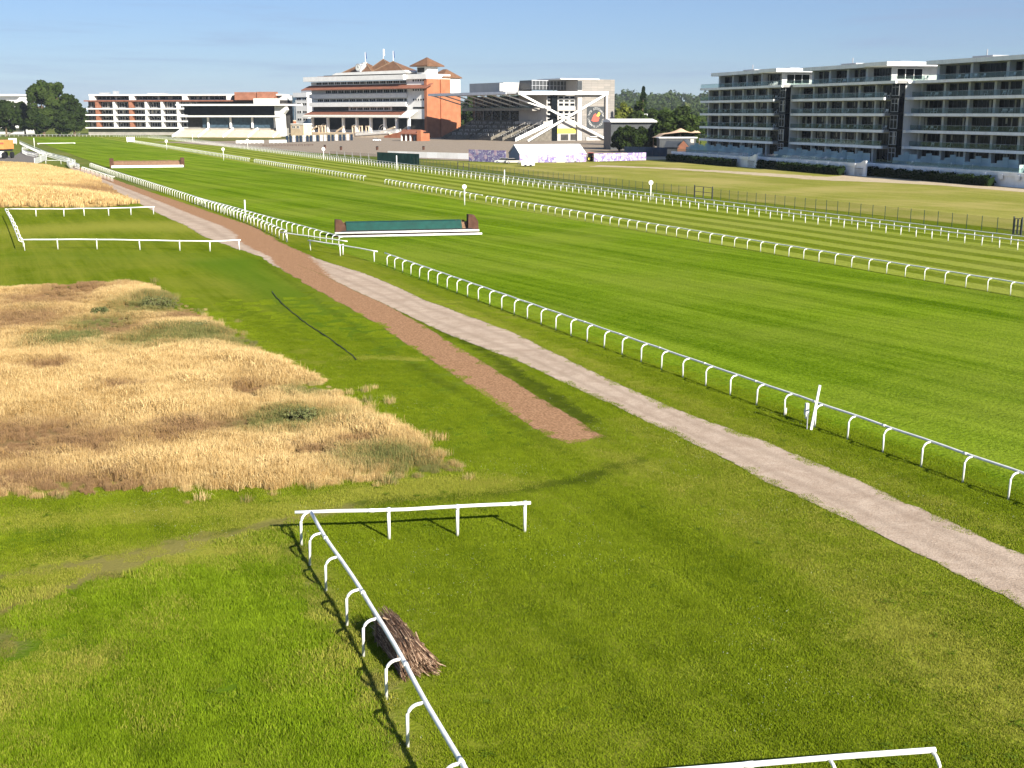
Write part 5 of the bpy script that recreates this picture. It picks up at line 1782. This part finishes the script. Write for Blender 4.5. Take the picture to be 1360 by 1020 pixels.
def gate(label, px0, px1):
    p, q = ground(px0, gy(px0)), ground(px1, gy(px1))
    rt = thing('fence_gate', label, 'gate', p, math.atan2((q - p).y, (q - p).x), 'black gates in the wire fence')
    Lw = (q - p).length; h = 2.05
    for s in (0, Lw):
        MB().box(s - .06, s + .06, -.06, .06, 0, h + .15).build('post', MT['darkgrey'], rt)
    for a, c in ((.15, Lw / 2 - .05), (Lw / 2 + .05, Lw - .15)):
        mb = MB()
        for z in (.15, h * .55, h - .05): mb.box(a, c, -.05, .05, z - .035, z + .035)
        for x in (a, c - .06): mb.box(x, x + .06, -.048, .048, .22, h - .12)
        mb.build('leaf', MT['darkgrey'], rt)


gate('black double gate in the wire fence at the right edge', 1356, 1345)
gate('black double gate in the middle of the wire fence', 946, 922)
gate('black double gate at the far end of the wire fence', 623, 608)

# ------------------------------------------------------------------ steeplechase fences
def chase_fence(label, x0, y0, x1, y1, ptop, green):
    p, q = ground(x0, y0), ground(x1, y1)
    a = math.atan2((q - p).y, (q - p).x)
    rt = thing('steeplechase_fence', label, 'jump', p, a)
    Lw = (q - p).length
    h = zat(p.x, p.y, ptop)
    rs_ = np.random.RandomState(int(x0))
    # packed birch body with a ragged twig top
    body = MB().prism([(1.2, 0), (3.2, 0), (2.7, h * .86), (1.9, h * .86)], .3, Lw - .3, axis='x')
    body.build('birch', MT['birch'], rt)
    tw = MB()
    for _ in range(int(Lw * 26)):
        x = rs_.uniform(.35, Lw - .35); y = rs_.uniform(1.9, 2.7); z = h * .8
        tw.bar((x, y, z), (x + rs_.normal(0, .06), y + rs_.normal(0, .06), h * rs_.uniform(.9, 1.02)), .05)
    tw.build('twigs', MT['birch'], rt)
    if green:
        MB().prism([(1.12, h * .46), (1.74, h * .93), (2.3, h * .99), (2.3, h * 1.03), (1.66, h * .97), (1.04, h * .46)], 1.0, Lw - 1.6, axis='x').build('cover', MT['greencloth'], rt)
        MB().box(.4, Lw - .4, .70, .9, .1, h * .30).build('apron', MT['red'], rt)
        MB().box(.4, Lw - .4, .95, 1.05, h * .1, h * .455).build('dark_band', MT['black'], rt)
        for z0_, y_, xx in ((h * .22, .45, 0), (.06, -.5, .3)):
            MB().tube([(xx - .4, y_, z0_ + .17), (Lw + .3 + xx * .5, y_, z0_ + .17)], .125, 8).build('take_off_board', MT['plastic'], rt, smooth=True)
        for s in (-.3, Lw - .9):
            w_ = MB()
            hh = h * 1.22 if s < 0 else h * 1.42
            w_.prism([(s, 0), (s + 1.3, 0), (s + 1.2, hh * .66), (s + .75, hh * .97), (s + .05, hh)], 1.0, 2.2)
            w_.build('wing', MT['wing'], rt)
    else:
        MB().box(.2, Lw - .2, .75, 1.0, .05, h * .33).build('take_off_board', MT['plastic'], rt)
        for s in (-.2, Lw - .9):
            MB().box(s, s + 1.0, 1.0, 2.6, 0, h * 1.3).build('wing', MT['wing'], rt)
    return rt


chase_fence('wide steeplechase fence with a green cover and white boards', 450, 316.5, 634, 312.5, 297.2, True)
chase_fence('far dark brown steeplechase fence with a pale board at its foot', 147, 223.5, 245, 222.3, 213.6, False)

# brushwood hurdle in the foreground
p, q = ground(553, 899), ground(509.5, 843)
ax = (q - p); Lw = ax.length + .15
rt = thing('brushwood_hurdle', 'weathered brushwood hurdle standing alone beside the L-shaped rail', 'hurdle', p, math.atan2(ax.y, ax.x))
rt.scale = (.95, .9, .93)
rs_ = np.random.RandomState(8)
# local x runs away from the camera, y to the left
tw, tl = MB(), MB()
for k in range(1700):
    # birch laid lengthwise in a bound bundle, splayed at the near end
    a_ = rs_.uniform(0, math.pi); q_ = rs_.uniform(.35, 1) ** .5
    yy = math.cos(a_) * .40 * q_
    zz_ = (.10 + .80 * abs(math.sin(a_)) ** .55 * q_) if rs_.uniform() < .72 else rs_.uniform(.03, .6)
    if yy > .29: zz_ = rs_.uniform(.03, .82)
    x0 = rs_.uniform(-.22, .25) if rs_.uniform() < .55 else rs_.uniform(.2, Lw - .8)
    x1 = min(Lw + rs_.uniform(-.1, .12), x0 + rs_.uniform(.8, 2.2))
    fan = max(0.0, .35 - x0)
    p0 = Vector((x0, yy * (1 + .9 * fan) - .25 * fan + rs_.normal(0, .05), max(.02, zz_ * (1 - .75 * fan) + rs_.normal(0, .03))))
    p1 = Vector(((x0 + x1) / 2, yy + rs_.normal(0, .02), zz_ + rs_.normal(0, .015)))
    p2 = Vector((x1, yy * .97 + rs_.normal(0, .04), max(.02, zz_ + rs_.normal(0, .03))))
    mb = tl if k % 4 == 0 else tw
    r_ = rs_.uniform(.007, .015)
    mb.tube([p0, p1, p2], [r_, r_ * .9, r_ * .5], 4)
tw.build('brushwood', MT['birch'], rt)
tl.build('pale_twigs', MT['birchlight'], rt)
MB().box(.12, Lw - .12, -.26, .29, .03, .66).build('core', MT['bark'], rt)
fr_ = MB()
fr_.bar((.62, -.46, .62), (.62, .12, .92), .09, .035)
fr_.bar((.66, -.45, .36), (1.3, -.45, .70), .035, .035)
fr_.bar((Lw * .7, -.44, .6), (Lw * .7, .30, .95), .06, .03)
fr_.bar((.30, .38, 0), (.32, .36, .62), .05).bar((Lw - .4, .38, 0), (Lw - .4, .36, .66), .05)
fr_.build('timber_frame', MT['wood'], rt)
# ------------------------------------------------------------------ right-hand yard: tents, hut, low building, lamp, cars
ft = Fr(930, 204, R(4), left_px=874)
rt = ft.root('stretch_tent', 'peach stretch tent with two peaks beside the apartment blocks', 'tent')
z_ = lambda py: ft.lz(ft.W / 2, 4, py)
n1_, n2_ = 34, 12
xs = np.linspace(0, ft.W, n1_); ys = np.linspace(0, 12, n2_)
XX, YY = np.meshgrid(xs, ys)
pk = [(ft.lx(904.5, 5), 5), (ft.lx(923, 5), 5)]
zb = z_(179)
ZZ = zb + .8 * np.sin(XX * .25) - .03 * (YY - 6) ** 2
for (cx_, cy_), hh in zip(pk, (z_(169.5) - zb, z_(171.5) - zb)):
    dd = np.hypot((XX - cx_), (YY - cy_) * .7)
    ZZ = np.maximum(ZZ, zb + hh * np.exp(-(dd / 3.6)))
ZZ -= np.clip(2.2 - XX, 0, 3) * .55
idx = np.arange(n1_ * n2_).reshape(n2_, n1_)
Fq = np.stack([idx[:-1, :-1].ravel(), idx[:-1, 1:].ravel(), idx[1:, 1:].ravel(), idx[1:, :-1].ravel()], 1)
np_mesh('canopy', np.stack([XX.ravel(), YY.ravel(), ZZ.ravel()], 1), Fq, MT['peach'], rt, smooth=True)
for x in (.5, ft.W * .3, ft.W * .6, ft.W - .5):
    MB().tube([(x, .2, 0), (x, .2, zb - 1.0)], .1, 6).build('pole', MT['wood'], rt)
    MB().tube([(x, 11.8, 0), (x, 11.8, zb - 1.0)], .1, 6).build('pole', MT['wood'], rt)
for cx_, cy_ in pk:
    MB().tube([(cx_, cy_, 0), (cx_, cy_, zb + .5)], .12, 6).build('pole', MT['wood'], rt)
# dark bar building under the tent
fd = Fr(924, 206, R(4), left_px=876)
rt = fd.root('dark_bar', 'low black bar building under the peach tent', 'building')
z_ = lambda py: fd.lz(fd.W / 2, 0, py)
MB().box(0, fd.W, 0, 5, 0, z_(183.5)).build('wall', MT['darkgrey'], rt)
MB().box(-.3, fd.W + .3, -.5, 5.3, z_(183.5) + .01, z_(182.2)).build('roof', MT['slab'], rt)
MB().box(fd.W * .84, fd.W * .94, -.08, -.01, z_(190), z_(184.6)).build('poster', MT['panel2'], rt)
# hut with the brick gable
fh = Fr(915, 207.5, R(-18), left_px=884)
rt = fh.root('gabled_hut', 'dark-roofed hut with an orange brick gable behind the navy screen', 'hut')
z_ = lambda py: fh.lz(fh.W * .8, 0, py)
ze, zr_ = z_(196), z_(187)
MB().box(0, fh.W, .3, 7, 0, ze - .02).build('wall', MT['darkgrey'], rt)
gx0 = fh.W * .5
MB().prism([(gx0, 0), (fh.W, 0), (fh.W, ze), ((gx0 + fh.W) / 2, zr_), (gx0, ze)], 0, .28).build('gable', MT['brickdark'], rt)
MB().prism([(gx0 - .4, ze - .2), ((gx0 + fh.W) / 2, zr_ + .15), (fh.W + .4, ze - .2), (fh.W + .4, ze + .05), ((gx0 + fh.W) / 2, zr_ + .45), (gx0 - .4, ze + .05)], .29, 8).build('roof', MT['darkgrey'], rt)
MB().prism([(-.4, ze + .06), (4, zr_ - .2), (8, ze + .06)], -.5, gx0 + .6, axis='x').build('roof', MT['darkgrey'], rt)
# long low white building behind the trees
fw = Fr(871, 0, R(8), left_px=812, Z=490)
rt = fw.root('low_white_shed', 'long low white-roofed shed among the trees right of the stand', 'shed')
z_ = lambda py: fw.lz(fw.W / 2, 0, py)
MB().box(0, fw.W, 1, 14, 0, z_(162)).build('wall', MT['darkgrey'], rt)
MB().prism([(-.5, z_(162.3)), (-.5, z_(160.6)), (7, z_(157.8)), (14.5, z_(160.8)), (14.5, z_(162.5))], -.5, fw.W + .5, axis='x').build('roof', MT['white'], rt)
p_ = Vector(((859 - CX) / FPX * 470, 474, 0))
# lamp posts
def lamp(label, px, py, ptop):
    p = ground(px, py); h = zat(p.x, p.y, ptop)
    rt = thing('lamp_post', label, 'lamp post', p)
    MB().tube([(0, 0, 0), (0, 0, h)], [.16, .1], 8).build('pole', MT['slab'], rt, smooth=True)
    MB().bar((-1.6, 0, h), (1.6, 0, h), .14).build('arm', MT['slab'], rt)
    for s in (-1.5, 1.5):
        MB().box(s - .55, s + .55, -.25, .25, h - .28, h - .08).build('lamp_head', MT['grey'], rt)


lamp('tall lamp post with a double head in the yard right of the stand', 864.5, 195.5, 169)
lamp('slim lamp mast standing in front of the low white shed', 858.7, 190, 151.5)


def car(label, px, py, body, ang, L_=4.2, name='parked_car', group=None):
    p = ground(px, py)
    rt = thing(name, label, 'car', p, ang, group)
    w_ = .86
    prof = [(-L_ / 2, .32), (-L_ / 2 + .05, .82), (-L_ / 2 + .35, .95), (L_ / 2 - 1.05, .95), (L_ / 2 - .15, .78), (L_ / 2, .5), (L_ / 2 - .05, .3)]
    MB().prism(prof, -w_, w_).build('body', MT[body], rt)
    cab = [(-L_ / 2 + .35, .955), (-L_ / 2 + .75, 1.42), (L_ / 2 - 1.95, 1.45), (L_ / 2 - 1.15, .955)]
    MB().prism(cab, -w_ + .08, w_ - .08).build('cabin', MT['glassdark'], rt)
    MB().prism([(-L_ / 2 + .7, 1.43), (-L_ / 2 + .8, 1.49), (L_ / 2 - 2.0, 1.5), (L_ / 2 - 1.9, 1.455)], -w_ + .1, w_ - .1).build('roof', MT[body], rt)
    for sx in (-L_ / 2 + .8, L_ / 2 - .85):
        for sy in (-w_ - .02, w_ - .18):
            wh = MB().tube([(sx, sy, .32), (sx, sy + .2, .32)], .32, 14).build('wheel', MT['black'], rt)
            MB().tube([(sx, sy - .01, .32), (sx, sy + .21, .32)], .17, 10).build('rim', MT['grey'], wh)
    for sy in (-.6, .6):
        MB().box(L_ / 2 - .1, L_ / 2 + .02, sy - .17, sy + .17, .58, .72).build('headlight', MT['white'], rt)


MT['silver'] = plain('silver_paint', (.48, .49, .5), .3, .5, .05)
MT['bluecar'] = plain('blue_paint', (.04, .07, .16), .3, .5, .05)
car('pale car parked beside the hedge of the farthest apartment block', 952.5, 217.5, 'white', TH_A + math.pi, 4.3)
car('silver car parked right of the grey end block', 829, 190.5, 'silver', .3)
car('dark blue car parked in the yard before the low white shed', 822.5, 189, 'bluecar', .2)
car('white car parked among others behind the printed hoarding', 838, 191.5, 'white', .25)
car('silver car parked beside the printed hoarding left of the marquee', 667, 216.8, 'silver', 2.9)
car('pale van-like car parked at the shaded end of the marquee', 682, 217.3, 'panel2', .15, 4.6)
car('small white car in front of the balustraded forecourt', 500.5, 187.4, 'white', .2, 4.2)

# white box trailer
p = ground(701, 221.3)
rt = thing('box_trailer', 'low white box trailer parked on the grass by the marquee', 'trailer', p, R(4))
wb = 17.5 / FPX * p.y
MB().box(-wb / 2, wb / 2, -.9, .9, .35, zat(p.x, p.y, 213.2)).build('body', MT['white'], rt)
for sx in (-.7, .7):
    for sy in (-1.0, .85):
        MB().tube([(sx, sy, .32), (sx, sy + .16, .32)], .32, 12).build('wheel', MT['black'], rt)
MB().bar((-wb / 2, 0, .5), (-wb / 2 - 1.2, 0, .5), .1).build('drawbar', MT['darkgrey'], rt)

# red tractor
p = ground(788, 214.6)
rt = thing('tractor', 'red tractor parked at the gap between the printed hoardings', 'tractor', p, R(-25))
MB().prism([(-.2, .7), (1.9, .7), (1.95, 1.3), (1.8, 1.55), (-.2, 1.65)], -.42, .42).build('bonnet', MT['redpaint'], rt)
MB().prism([(-1.5, 1.0), (-.2, 1.0), (-.1, 1.7), (-.3, 2.5), (-1.4, 2.5)], -.65, .65).build('cab', MT['glassdark'], rt)
MB().box(-1.5, -.2, -.72, .72, 2.51, 2.62).build('roof', MT['redpaint'], rt)
for sy in (-.95, .6):
    w_ = MB().tube([(-.95, sy, .8), (-.95, sy + .38, .8)], .8, 18).build('wheel', MT['black'], rt)
    MB().tube([(-.95, sy - .02, .8), (-.95, sy + .4, .8)], .38, 12).build('rim', MT['yellow'], w_)
    w_ = MB().tube([(1.35, sy + .05, .5), (1.35, sy + .33, .5)], .5, 16).build('wheel', MT['black'], rt)
    MB().tube([(1.35, sy + .03, .5), (1.35, sy + .35, .5)], .24, 12).build('rim', MT['yellow'], w_)
MB().box(1.9, 2.1, -.4, .4, .5, .9).build('front_weight', MT['white'], rt)

# orange truck at the left edge
p = ground(3.5, 210.5)
rt = thing('orange_truck', 'orange box truck with a white front, cut by the left edge of the photo', 'truck', p, R(-6))
s = p.y / FPX
MB().box(-6 * s, 4.6 * s, -.5, 5.5, 12.0 * s, 23.5 * s).build('box', MT['orange'], rt)
MB().box(-5.5 * s, 4.3 * s, -.62, -.52, 18.6 * s, 20.6 * s).build('stripe', MT['redpaint'], rt)
MB().box(-5.4 * s, 4.0 * s, -.2, 5, 9.2 * s, 11.9 * s).build('chassis', MT['black'], rt)
MB().box(-2.6 * s, 3.3 * s, -1.5, -.3, 1.8 * s, 9.1 * s).build('front', MT['white'], rt)
MB().box(-1.6 * s, 2.2 * s, -1.56, -1.51, 5.4 * s, 6.6 * s).build('badge_strip', MT['grey'], rt)
for sx in (-4.6 * s, 4.2 * s):
    MB().tube([(sx - .28, -.9, 1.0), (sx + .28, -.9, 1.0)], 1.0, 16).build('wheel', MT['black'], rt)
    MB().tube([(sx - .28, 4.2, 1.0), (sx + .28, 4.2, 1.0)], 1.0, 16).build('wheel', MT['black'], rt)

# row of upright boards in front of the main stand, and white barriers
xs_ = [381.5, 386, 390.5, 395, 399.5, 404, 408.5, 413, 417.5, 422, 427, 432, 437, 442, 447, 452, 457, 462, 467]
dk = None; wh = None
for i, px in enumerate(xs_):
    py = 189.2 - (px - 381) * .030
    p = ground(px, py)
    dark = not (i % 3 == 2 or px in (427, 432))
    h = 8.6 / FPX * p.y
    src = dk if dark else wh
    if src is None:
        mat = 'navy' if dark else 'white'
        src = thing('upright_board', 'dark navy upright board in the row before the main grandstand' if dark else 'white upright board in the row before the main grandstand', 'board', p, R(-25),
                    'dark upright boards before the stand' if dark else 'white upright boards before the stand')
        MB().box(-.75, .75, -.05, .05, .15, h).build('board', MT[mat], src)
        MB().box(-.7, .7, -.35, .35, 0, .14).build('foot', MT['darkgrey'], src)
        if dark: dk = src
        else: wh = src
    else:
        c = copy_tree(src); c.location = p
b0 = None
for i, px in enumerate([317, 323, 329, 335, 341, 347, 361, 366.5, 372, 377.5]):
    p = ground(px, 191.0 - (px - 317) * .012)
    if b0 is None:
        b0 = thing('crowd_barrier', 'white crowd barrier in the row beside the paddock lawn', 'barrier', p, R(-8), 'white crowd barriers beside the paddock')
        mb = MB().bar((-1.2, 0, 1.5), (1.2, 0, 1.5), .12).bar((-1.2, 0, .3), (1.2, 0, .3), .1)
        for k in range(7): mb.bar((-1.2 + .4 * k, 0, .3), (-1.2 + .4 * k, 0, 1.5), .16)
        mb.build('frame', MT['plastic'], b0)
        MB().box(-1.0, -.8, -.3, .3, 0, .1).box(.8, 1.0, -.3, .3, 0, .1).build('foot', MT['plastic'], b0)
    else:
        c = copy_tree(b0); c.location = p
# dark benches on the concourse
bn0 = None
for i, px in enumerate([352, 360, 368, 376, 384, 391, 399, 407, 413]):
    p = ground(px, 194.6 - (px - 352) * .012)
    if bn0 is None:
        bn0 = thing('picnic_bench', 'dark wooden picnic bench on the concourse behind the far rails', 'bench', p, R(10), 'dark benches on the concourse')
        MB().box(-1.1, 1.1, -.4, .4, .7, .78).build('table_top', MT['wing'], bn0)
        MB().box(-1.1, 1.1, -.95, -.65, .42, .48).box(-1.1, 1.1, .65, .95, .42, .48).build('seat', MT['wing'], bn0)
        for sx in (-.8, .8):
            MB().bar((sx, -.8, 0), (sx, .2, .7), .1).bar((sx, .8, 0), (sx, -.2, .7), .1).build('leg', MT['wing'], bn0)
    else:
        c = copy_tree(bn0); c.location = p
# litter bins on the concourse
lb0 = None
for px, py in ((453, 199.5), (501, 199.5), (562.5, 199.3), (431.5, 197.5)):
    p = ground(px, py)
    if lb0 is None:
        lb0 = thing('litter_bin', 'dark litter bin standing alone on the worn concourse', 'bin', p, 0, 'dark bins on the concourse')
        MB().tube([(0, 0, 0), (0, 0, 1.25)], [.42, .5], 10).build('body', MT['wing'], lb0)
        MB().tube([(0, 0, 1.25), (0, 0, 1.55)], [.55, .3], 10).build('lid', MT['black'], lb0)
    else:
        c = copy_tree(lb0); c.location = p

# ------------------------------------------------------------------ trees
def tree(label, x, y, h, w, mat, seed, leaf=.8, n=3600, trunk=.25, name='tree', group='trees behind the course', cone=False, lean=0.0):
    rs_ = np.random.RandomState(seed)
    rt = thing(name, label, 'tree', (x, y, 0), 0, group)
    z0 = h * trunk
    r0 = h * .022 + .08
    tk = MB().tube([(0, 0, 0), (rs_.normal(0, .1), 0, z0 * .6), (lean + rs_.normal(0, .3), 0, z0 + (h - z0) * .45), (lean, 0, h * .85)], [r0 * 1.25, r0, r0 * .6, r0 * .15], 8)
    for k in range(7):
        a = rs_.uniform(0, 6.28); zz_ = z0 * .9 + (h - z0) * rs_.uniform(0, .5); e = rs_.uniform(.4, .85) * w / 2
        tk.tube([(lean * .5, 0, zz_), (math.cos(a) * e * .5, math.sin(a) * e * .5, zz_ + h * .06), (math.cos(a) * e, math.sin(a) * e, zz_ + h * rs_.uniform(.1, .2))], [r0 * .45, r0 * .3, r0 * .08], 5)
    tk.build('trunk', MT['bark'], rt)
    nc = 46 if not cone else 60
    C_, S_ = [], []
    for k in range(nc):
        if cone:
            f = rs_.uniform(0, 1) ** 1.3
            rr_ = (1 - f) * w / 2
            a = rs_.uniform(0, 6.28)
            C_.append((math.cos(a) * rr_ * .7, math.sin(a) * rr_ * .7, z0 + f * (h - z0))); S_.append(max(.25, (1 - f) * w * .18))
        else:
            d = rs_.normal(0, 1, 3); d /= np.linalg.norm(d)
            rr_ = rs_.uniform(.45, .86)
            zc = z0 + (h - z0) * (.5 + .5 * d[2] * rr_)
            wz = 1.0 - .25 * max(0, d[2])
            C_.append((lean * (zc / h) + d[0] * rr_ * w / 2 * wz, d[1] * rr_ * w / 2 * wz, zc)); S_.append(rs_.uniform(.10, .19) * w)
    C_, S_ = np.array(C_), np.array(S_)
    i = rs_.randint(0, nc, n)
    d = rs_.normal(0, 1, (n, 3)); d /= np.linalg.norm(d, axis=1)[:, None]
    P = C_[i] + d * (S_[i] * rs_.uniform(.55, 1.05, n) ** .5)[:, None] * np.array([1, 1, .8])
    V, F, tone = leaf_quads(P, d + np.array([0, 0, .35]), leaf, rs_)
    ct = rs_.uniform(-.35, .35, nc)
    tone = np.clip(tone * .6 + .2 + np.repeat(ct[i], 4), 0, 1)
    np_mesh('crown', V, F, MT[mat], rt, attrs={'tone': ('POINT', tone)})
    return rt


def tpx(px, Z): return (px - CX) / FPX * Z * CP, Z
def tz(py, Z): return zat(0, Z, py)


TL = [  # label, px, Z, top py, width px, leaf material
    ('tallest dark tree at the left with a high left-hand crown', 56, 795, 102.5, 34, 'leafmid', 1.0),
    ('tall tree with a rounded crown right of the tallest left tree', 77, 800, 104.5, 30, 'leafmid', 1.0),
    ('lower dark tree at the right end of the left-hand clump', 97, 790, 124, 28, 'leaf', .9),
    ('broad dark tree in front of the white apartments at the left edge', 6, 770, 128, 40, 'leaf', .9),
    ('narrow dark tree between the white apartments and the tallest tree', 31, 810, 130, 22, 'leaf', .9),
    ('dark low tree at the foot of the left-hand clump', 84, 770, 148, 26, 'leaf', .8),
    ('dark bushy tree at the foot of the tallest left tree', 48, 775, 143, 30, 'leaf', .8),
]
for k, (lab, px, Z, top, wpx, mt, lf) in enumerate(TL):
    x, y = tpx(px, Z)
    tree(lab, x, y, tz(top, Z), wpx / FPX * Z * 1.12, mt, 20 + k, lf, 5200, .05)
TR = [
    ('rounded yellow-green tree beside the grey end block', 829, 560, 134, 27, 'leaflight', .7),
    ('dark broad tree behind the low white shed', 848, 560, 134, 36, 'leafmid', .7),
    ('dark tree in front of the low white shed', 838, 455, 166, 26, 'leaf', .5),
    ('large dark tree left of the peach tent', 893, 455, 146, 42, 'leafmid', .6),
    ('dark tree hugging the farthest apartment block', 918, 450, 144, 30, 'leafmid', .6),
    ('mid-green tree between the shed and the large dark tree', 872, 545, 141, 34, 'leafmid', .7),
    ('dark green tree behind the large dark tree', 905, 560, 139, 36, 'leaf', .7),
    ('bushy dark tree close to the corner of the grey end block', 823, 462, 167, 17, 'leaf', .5),
    ('low dark tree right of the lamp mast before the shed', 868, 465, 164, 18, 'leaf', .5),
    ('small dark tree by the porch of the low white shed', 853, 458, 168, 20, 'leaf', .5),
    ('leafy tree showing between the main grandstand and the open stand', 628, 800, 119, 32, 'leaf', .9),
    ('low tree right of the gap tree, above the open stand roof', 650, 820, 121, 34, 'leaf', .9),
]
for k, (lab, px, Z, top, wpx, mt, lf) in enumerate(TR):
    x, y = tpx(px, Z)
    tree(lab, x, y, tz(top, Z), wpx / FPX * Z * (1.25 if Z < 470 else 1.0), mt, 60 + k, lf, 3600, .03)
x, y = tpx(854, 640)
tree('pointed dark conifer rising above the treeline right of the stand', x, y, tz(116, 640), 13, 'needle', 91, .7, 2600, .1, 'conifer_tree', None, cone=True)


def shrub(label, px, py, ptop, wpx, seed, mat='scrub'):
    p = ground(px, py); rs_ = np.random.RandomState(seed)
    rt = thing('shrub', label, 'shrub', p, 0, 'grey-green shrubs in the dry grass')
    h = zat(p.x, p.y, ptop) * .75; w_ = wpx / FPX * p.y
    n = 900
    d = rs_.normal(0, 1, (n, 3)); d /= np.linalg.norm(d, axis=1)[:, None]; d[:, 2] = np.abs(d[:, 2])
    c_ = rs_.uniform(-.5, .5, (9, 3)) * np.array([w_ * .7, w_ * .5, 0])
    i = rs_.randint(0, 9, n)
    P = c_[i] + d * np.array([w_ * .26, w_ * .22, h]) * (rs_.uniform(.3, 1, n) ** .5)[:, None]
    V, F, tone = leaf_quads(P, d, .055, rs_)
    np_mesh('foliage', V, F, MT[mat], rt, attrs={'tone': ('POINT', tone)})
    st = MB()
    for k in range(9):
        st.tube([(0, 0, 0), (c_[k][0], c_[k][1], h * .7)], .015, 4)
    st.build('stem', MT['bark'], rt)


shrub('largest grey-green shrub near the back of the dry grass', 211, 408, 387, 52, 1)
shrub('small green shrub left of the largest one in the dry grass', 134, 418, 403, 22, 2)
shrub('low green shrub in the middle of the dry grass', 265, 440, 422, 40, 3)
shrub('green weedy shrub near the right-hand edge of the dry grass', 395, 562, 533, 60, 4)

# ------------------------------------------------------------------ distant wood: one mass of crowns over the hills
rs_ = np.random.RandomState(17)
Vs, Fs, Ts = [], [], []
b_ = 0
for k in range(3200):
    Z = 620 + 2500 * rs_.uniform(0, 1) ** 1.1
    pxx = rs_.uniform(-250, 1560)
    x = (pxx - CX) / FPX * Z
    if pxx < 380 and Z < 1000: continue
    if 560 < pxx < 830 and Z < 880: continue
    if pxx > 810 and Z < 680: continue
    if 380 <= pxx <= 600 and Z < 950: continue
    g_ = float(hill_h(np.array(x), np.array(Z)))
    s = rs_.uniform(4.0, 8.0) * (1 + Z / 4500)
    n_ = 110 if Z < 1500 else 70
    d = rs_.normal(0, 1, (n_, 3)); d /= np.linalg.norm(d, axis=1)[:, None]
    d[:, 2] = np.abs(d[:, 2]) * 1.25 - .35
    cl_ = rs_.normal(0, .45, (5, 3))[rs_.randint(0, 5, n_)]
    P = (d * rs_.uniform(.6, 1, n_)[:, None] * .8 + cl_ * np.array([1, 1, .6])) * s + np.array([x, Z, g_ + s * .75])
    V_, F_, t_ = leaf_quads(P, d + np.array([0, 0, .3]), s * .24, rs_)
    Vs.append(V_); Fs.append(F_ + b_); Ts.append(np.clip(t_ * .5 + rs_.uniform(0, .5), 0, 1)); b_ += len(V_)
w_ = np_mesh('distant_wood', np.concatenate(Vs), np.concatenate(Fs), MT['leafmid'], attrs={'tone': ('POINT', np.concatenate(Ts))})
tag(w_, 'distant wooded ridge', kind='stuff')
# ------------------------------------------------------------------ camera, light, sky
cam = bpy.data.cameras.new('camera')
cam.sensor_width = 36.0; cam.lens = 36.0 * FPX / 1360.0
cam.clip_start = .5; cam.clip_end = 20000
co = bpy.data.objects.new('camera', cam); COL.objects.link(co)
co.location = (0, 0, EYE); co.rotation_euler = (math.pi / 2 - PITCH, 0, 0)
scene.camera = co

SUN_EL = R(27.0); SUN_AZ = math.atan2(.57, -.82)       # towards the sun: east of south behind the camera
sd = Vector((math.sin(SUN_AZ) * math.cos(SUN_EL), math.cos(SUN_AZ) * math.cos(SUN_EL), math.sin(SUN_EL)))
sl = bpy.data.lights.new('sun', 'SUN'); sl.energy = 4.8; sl.angle = R(.53); sl.color = (1.0, .93, .81)
so = bpy.data.objects.new('sun', sl); COL.objects.link(so)
so.rotation_euler = (-sd).to_track_quat('-Z', 'Y').to_euler(); so.location = (60, -80, 80)

w = bpy.data.worlds.new('World'); scene.world = w; w.use_nodes = True
t = NT(w)
sky = t.n('ShaderNodeTexSky'); sky.sky_type = 'NISHITA'; sky.sun_disc = False
sky.sun_elevation = SUN_EL; sky.sun_rotation = SUN_AZ
sky.altitude = 80; sky.air_density = 1.0; sky.dust_density = .15; sky.ozone_density = 2.2
g = t.n('ShaderNodeNewGeometry')
tc = t.n('ShaderNodeTexCoord')
mp = t.n('ShaderNodeMapping'); mp.inputs['Scale'].default_value = (1.6, 1.6, 26.0); t.l(tc.outputs['Generated'], mp.inputs[0])
cl = t.ramp(t.noise(mp.outputs[0], 1.7, 6, .62, .4), .46, .72)
mp2 = t.n('ShaderNodeMapping'); mp2.inputs['Scale'].default_value = (1.0, 1.0, 9.0); t.l(tc.outputs['Generated'], mp2.inputs[0])
cl2 = t.ramp(t.noise(mp2.outputs[0], 1.1, 4, .5), .36, .6)
cloud = t.math('MULTIPLY', cl, t.math('MULTIPLY', cl2, .6))
col = t.mix(cloud, sky.outputs[0], (5.6, 5.6, 5.6))
col = t.mix(1.0, col, (.545, .685, 1.0), 'MULTIPLY')
col = t.mix(.28, col, (3.6, 5.0, 7.4))
bg = t.n('ShaderNodeBackground'); t.l(col, bg.inputs[0]); bg.inputs[1].default_value = .046
t.l(bg.outputs[0], t.n('ShaderNodeOutputWorld').inputs['Surface'])

scene.view_settings.view_transform = 'Standard'
scene.view_settings.look = 'None'
scene.view_settings.exposure = 1.25
scene.view_settings.gamma = 1.0
scene.cycles.max_bounces = 5; scene.cycles.diffuse_bounces = 2; scene.cycles.glossy_bounces = 2
scene.cycles.transparent_max_bounces = 12; scene.cycles.volume_bounces = 0
scene.cycles.use_denoising = True

# ------------------------------------------------------------------ air
hz = MB().box(-2500, 3100, -320, 5100, -2, 98)
m = M('hazy_air'); t = NT(m)
pv = t.n('ShaderNodeVolumePrincipled')
pv.inputs['Color'].default_value = (.72, .82, .95, 1); pv.inputs['Density'].default_value = .000045; pv.inputs['Anisotropy'].default_value = .0
t.l(pv.outputs[0], t.n('ShaderNodeOutputMaterial').inputs['Volume'])
tag(hz.build('haze', m), 'thin summer haze', kind='stuff')
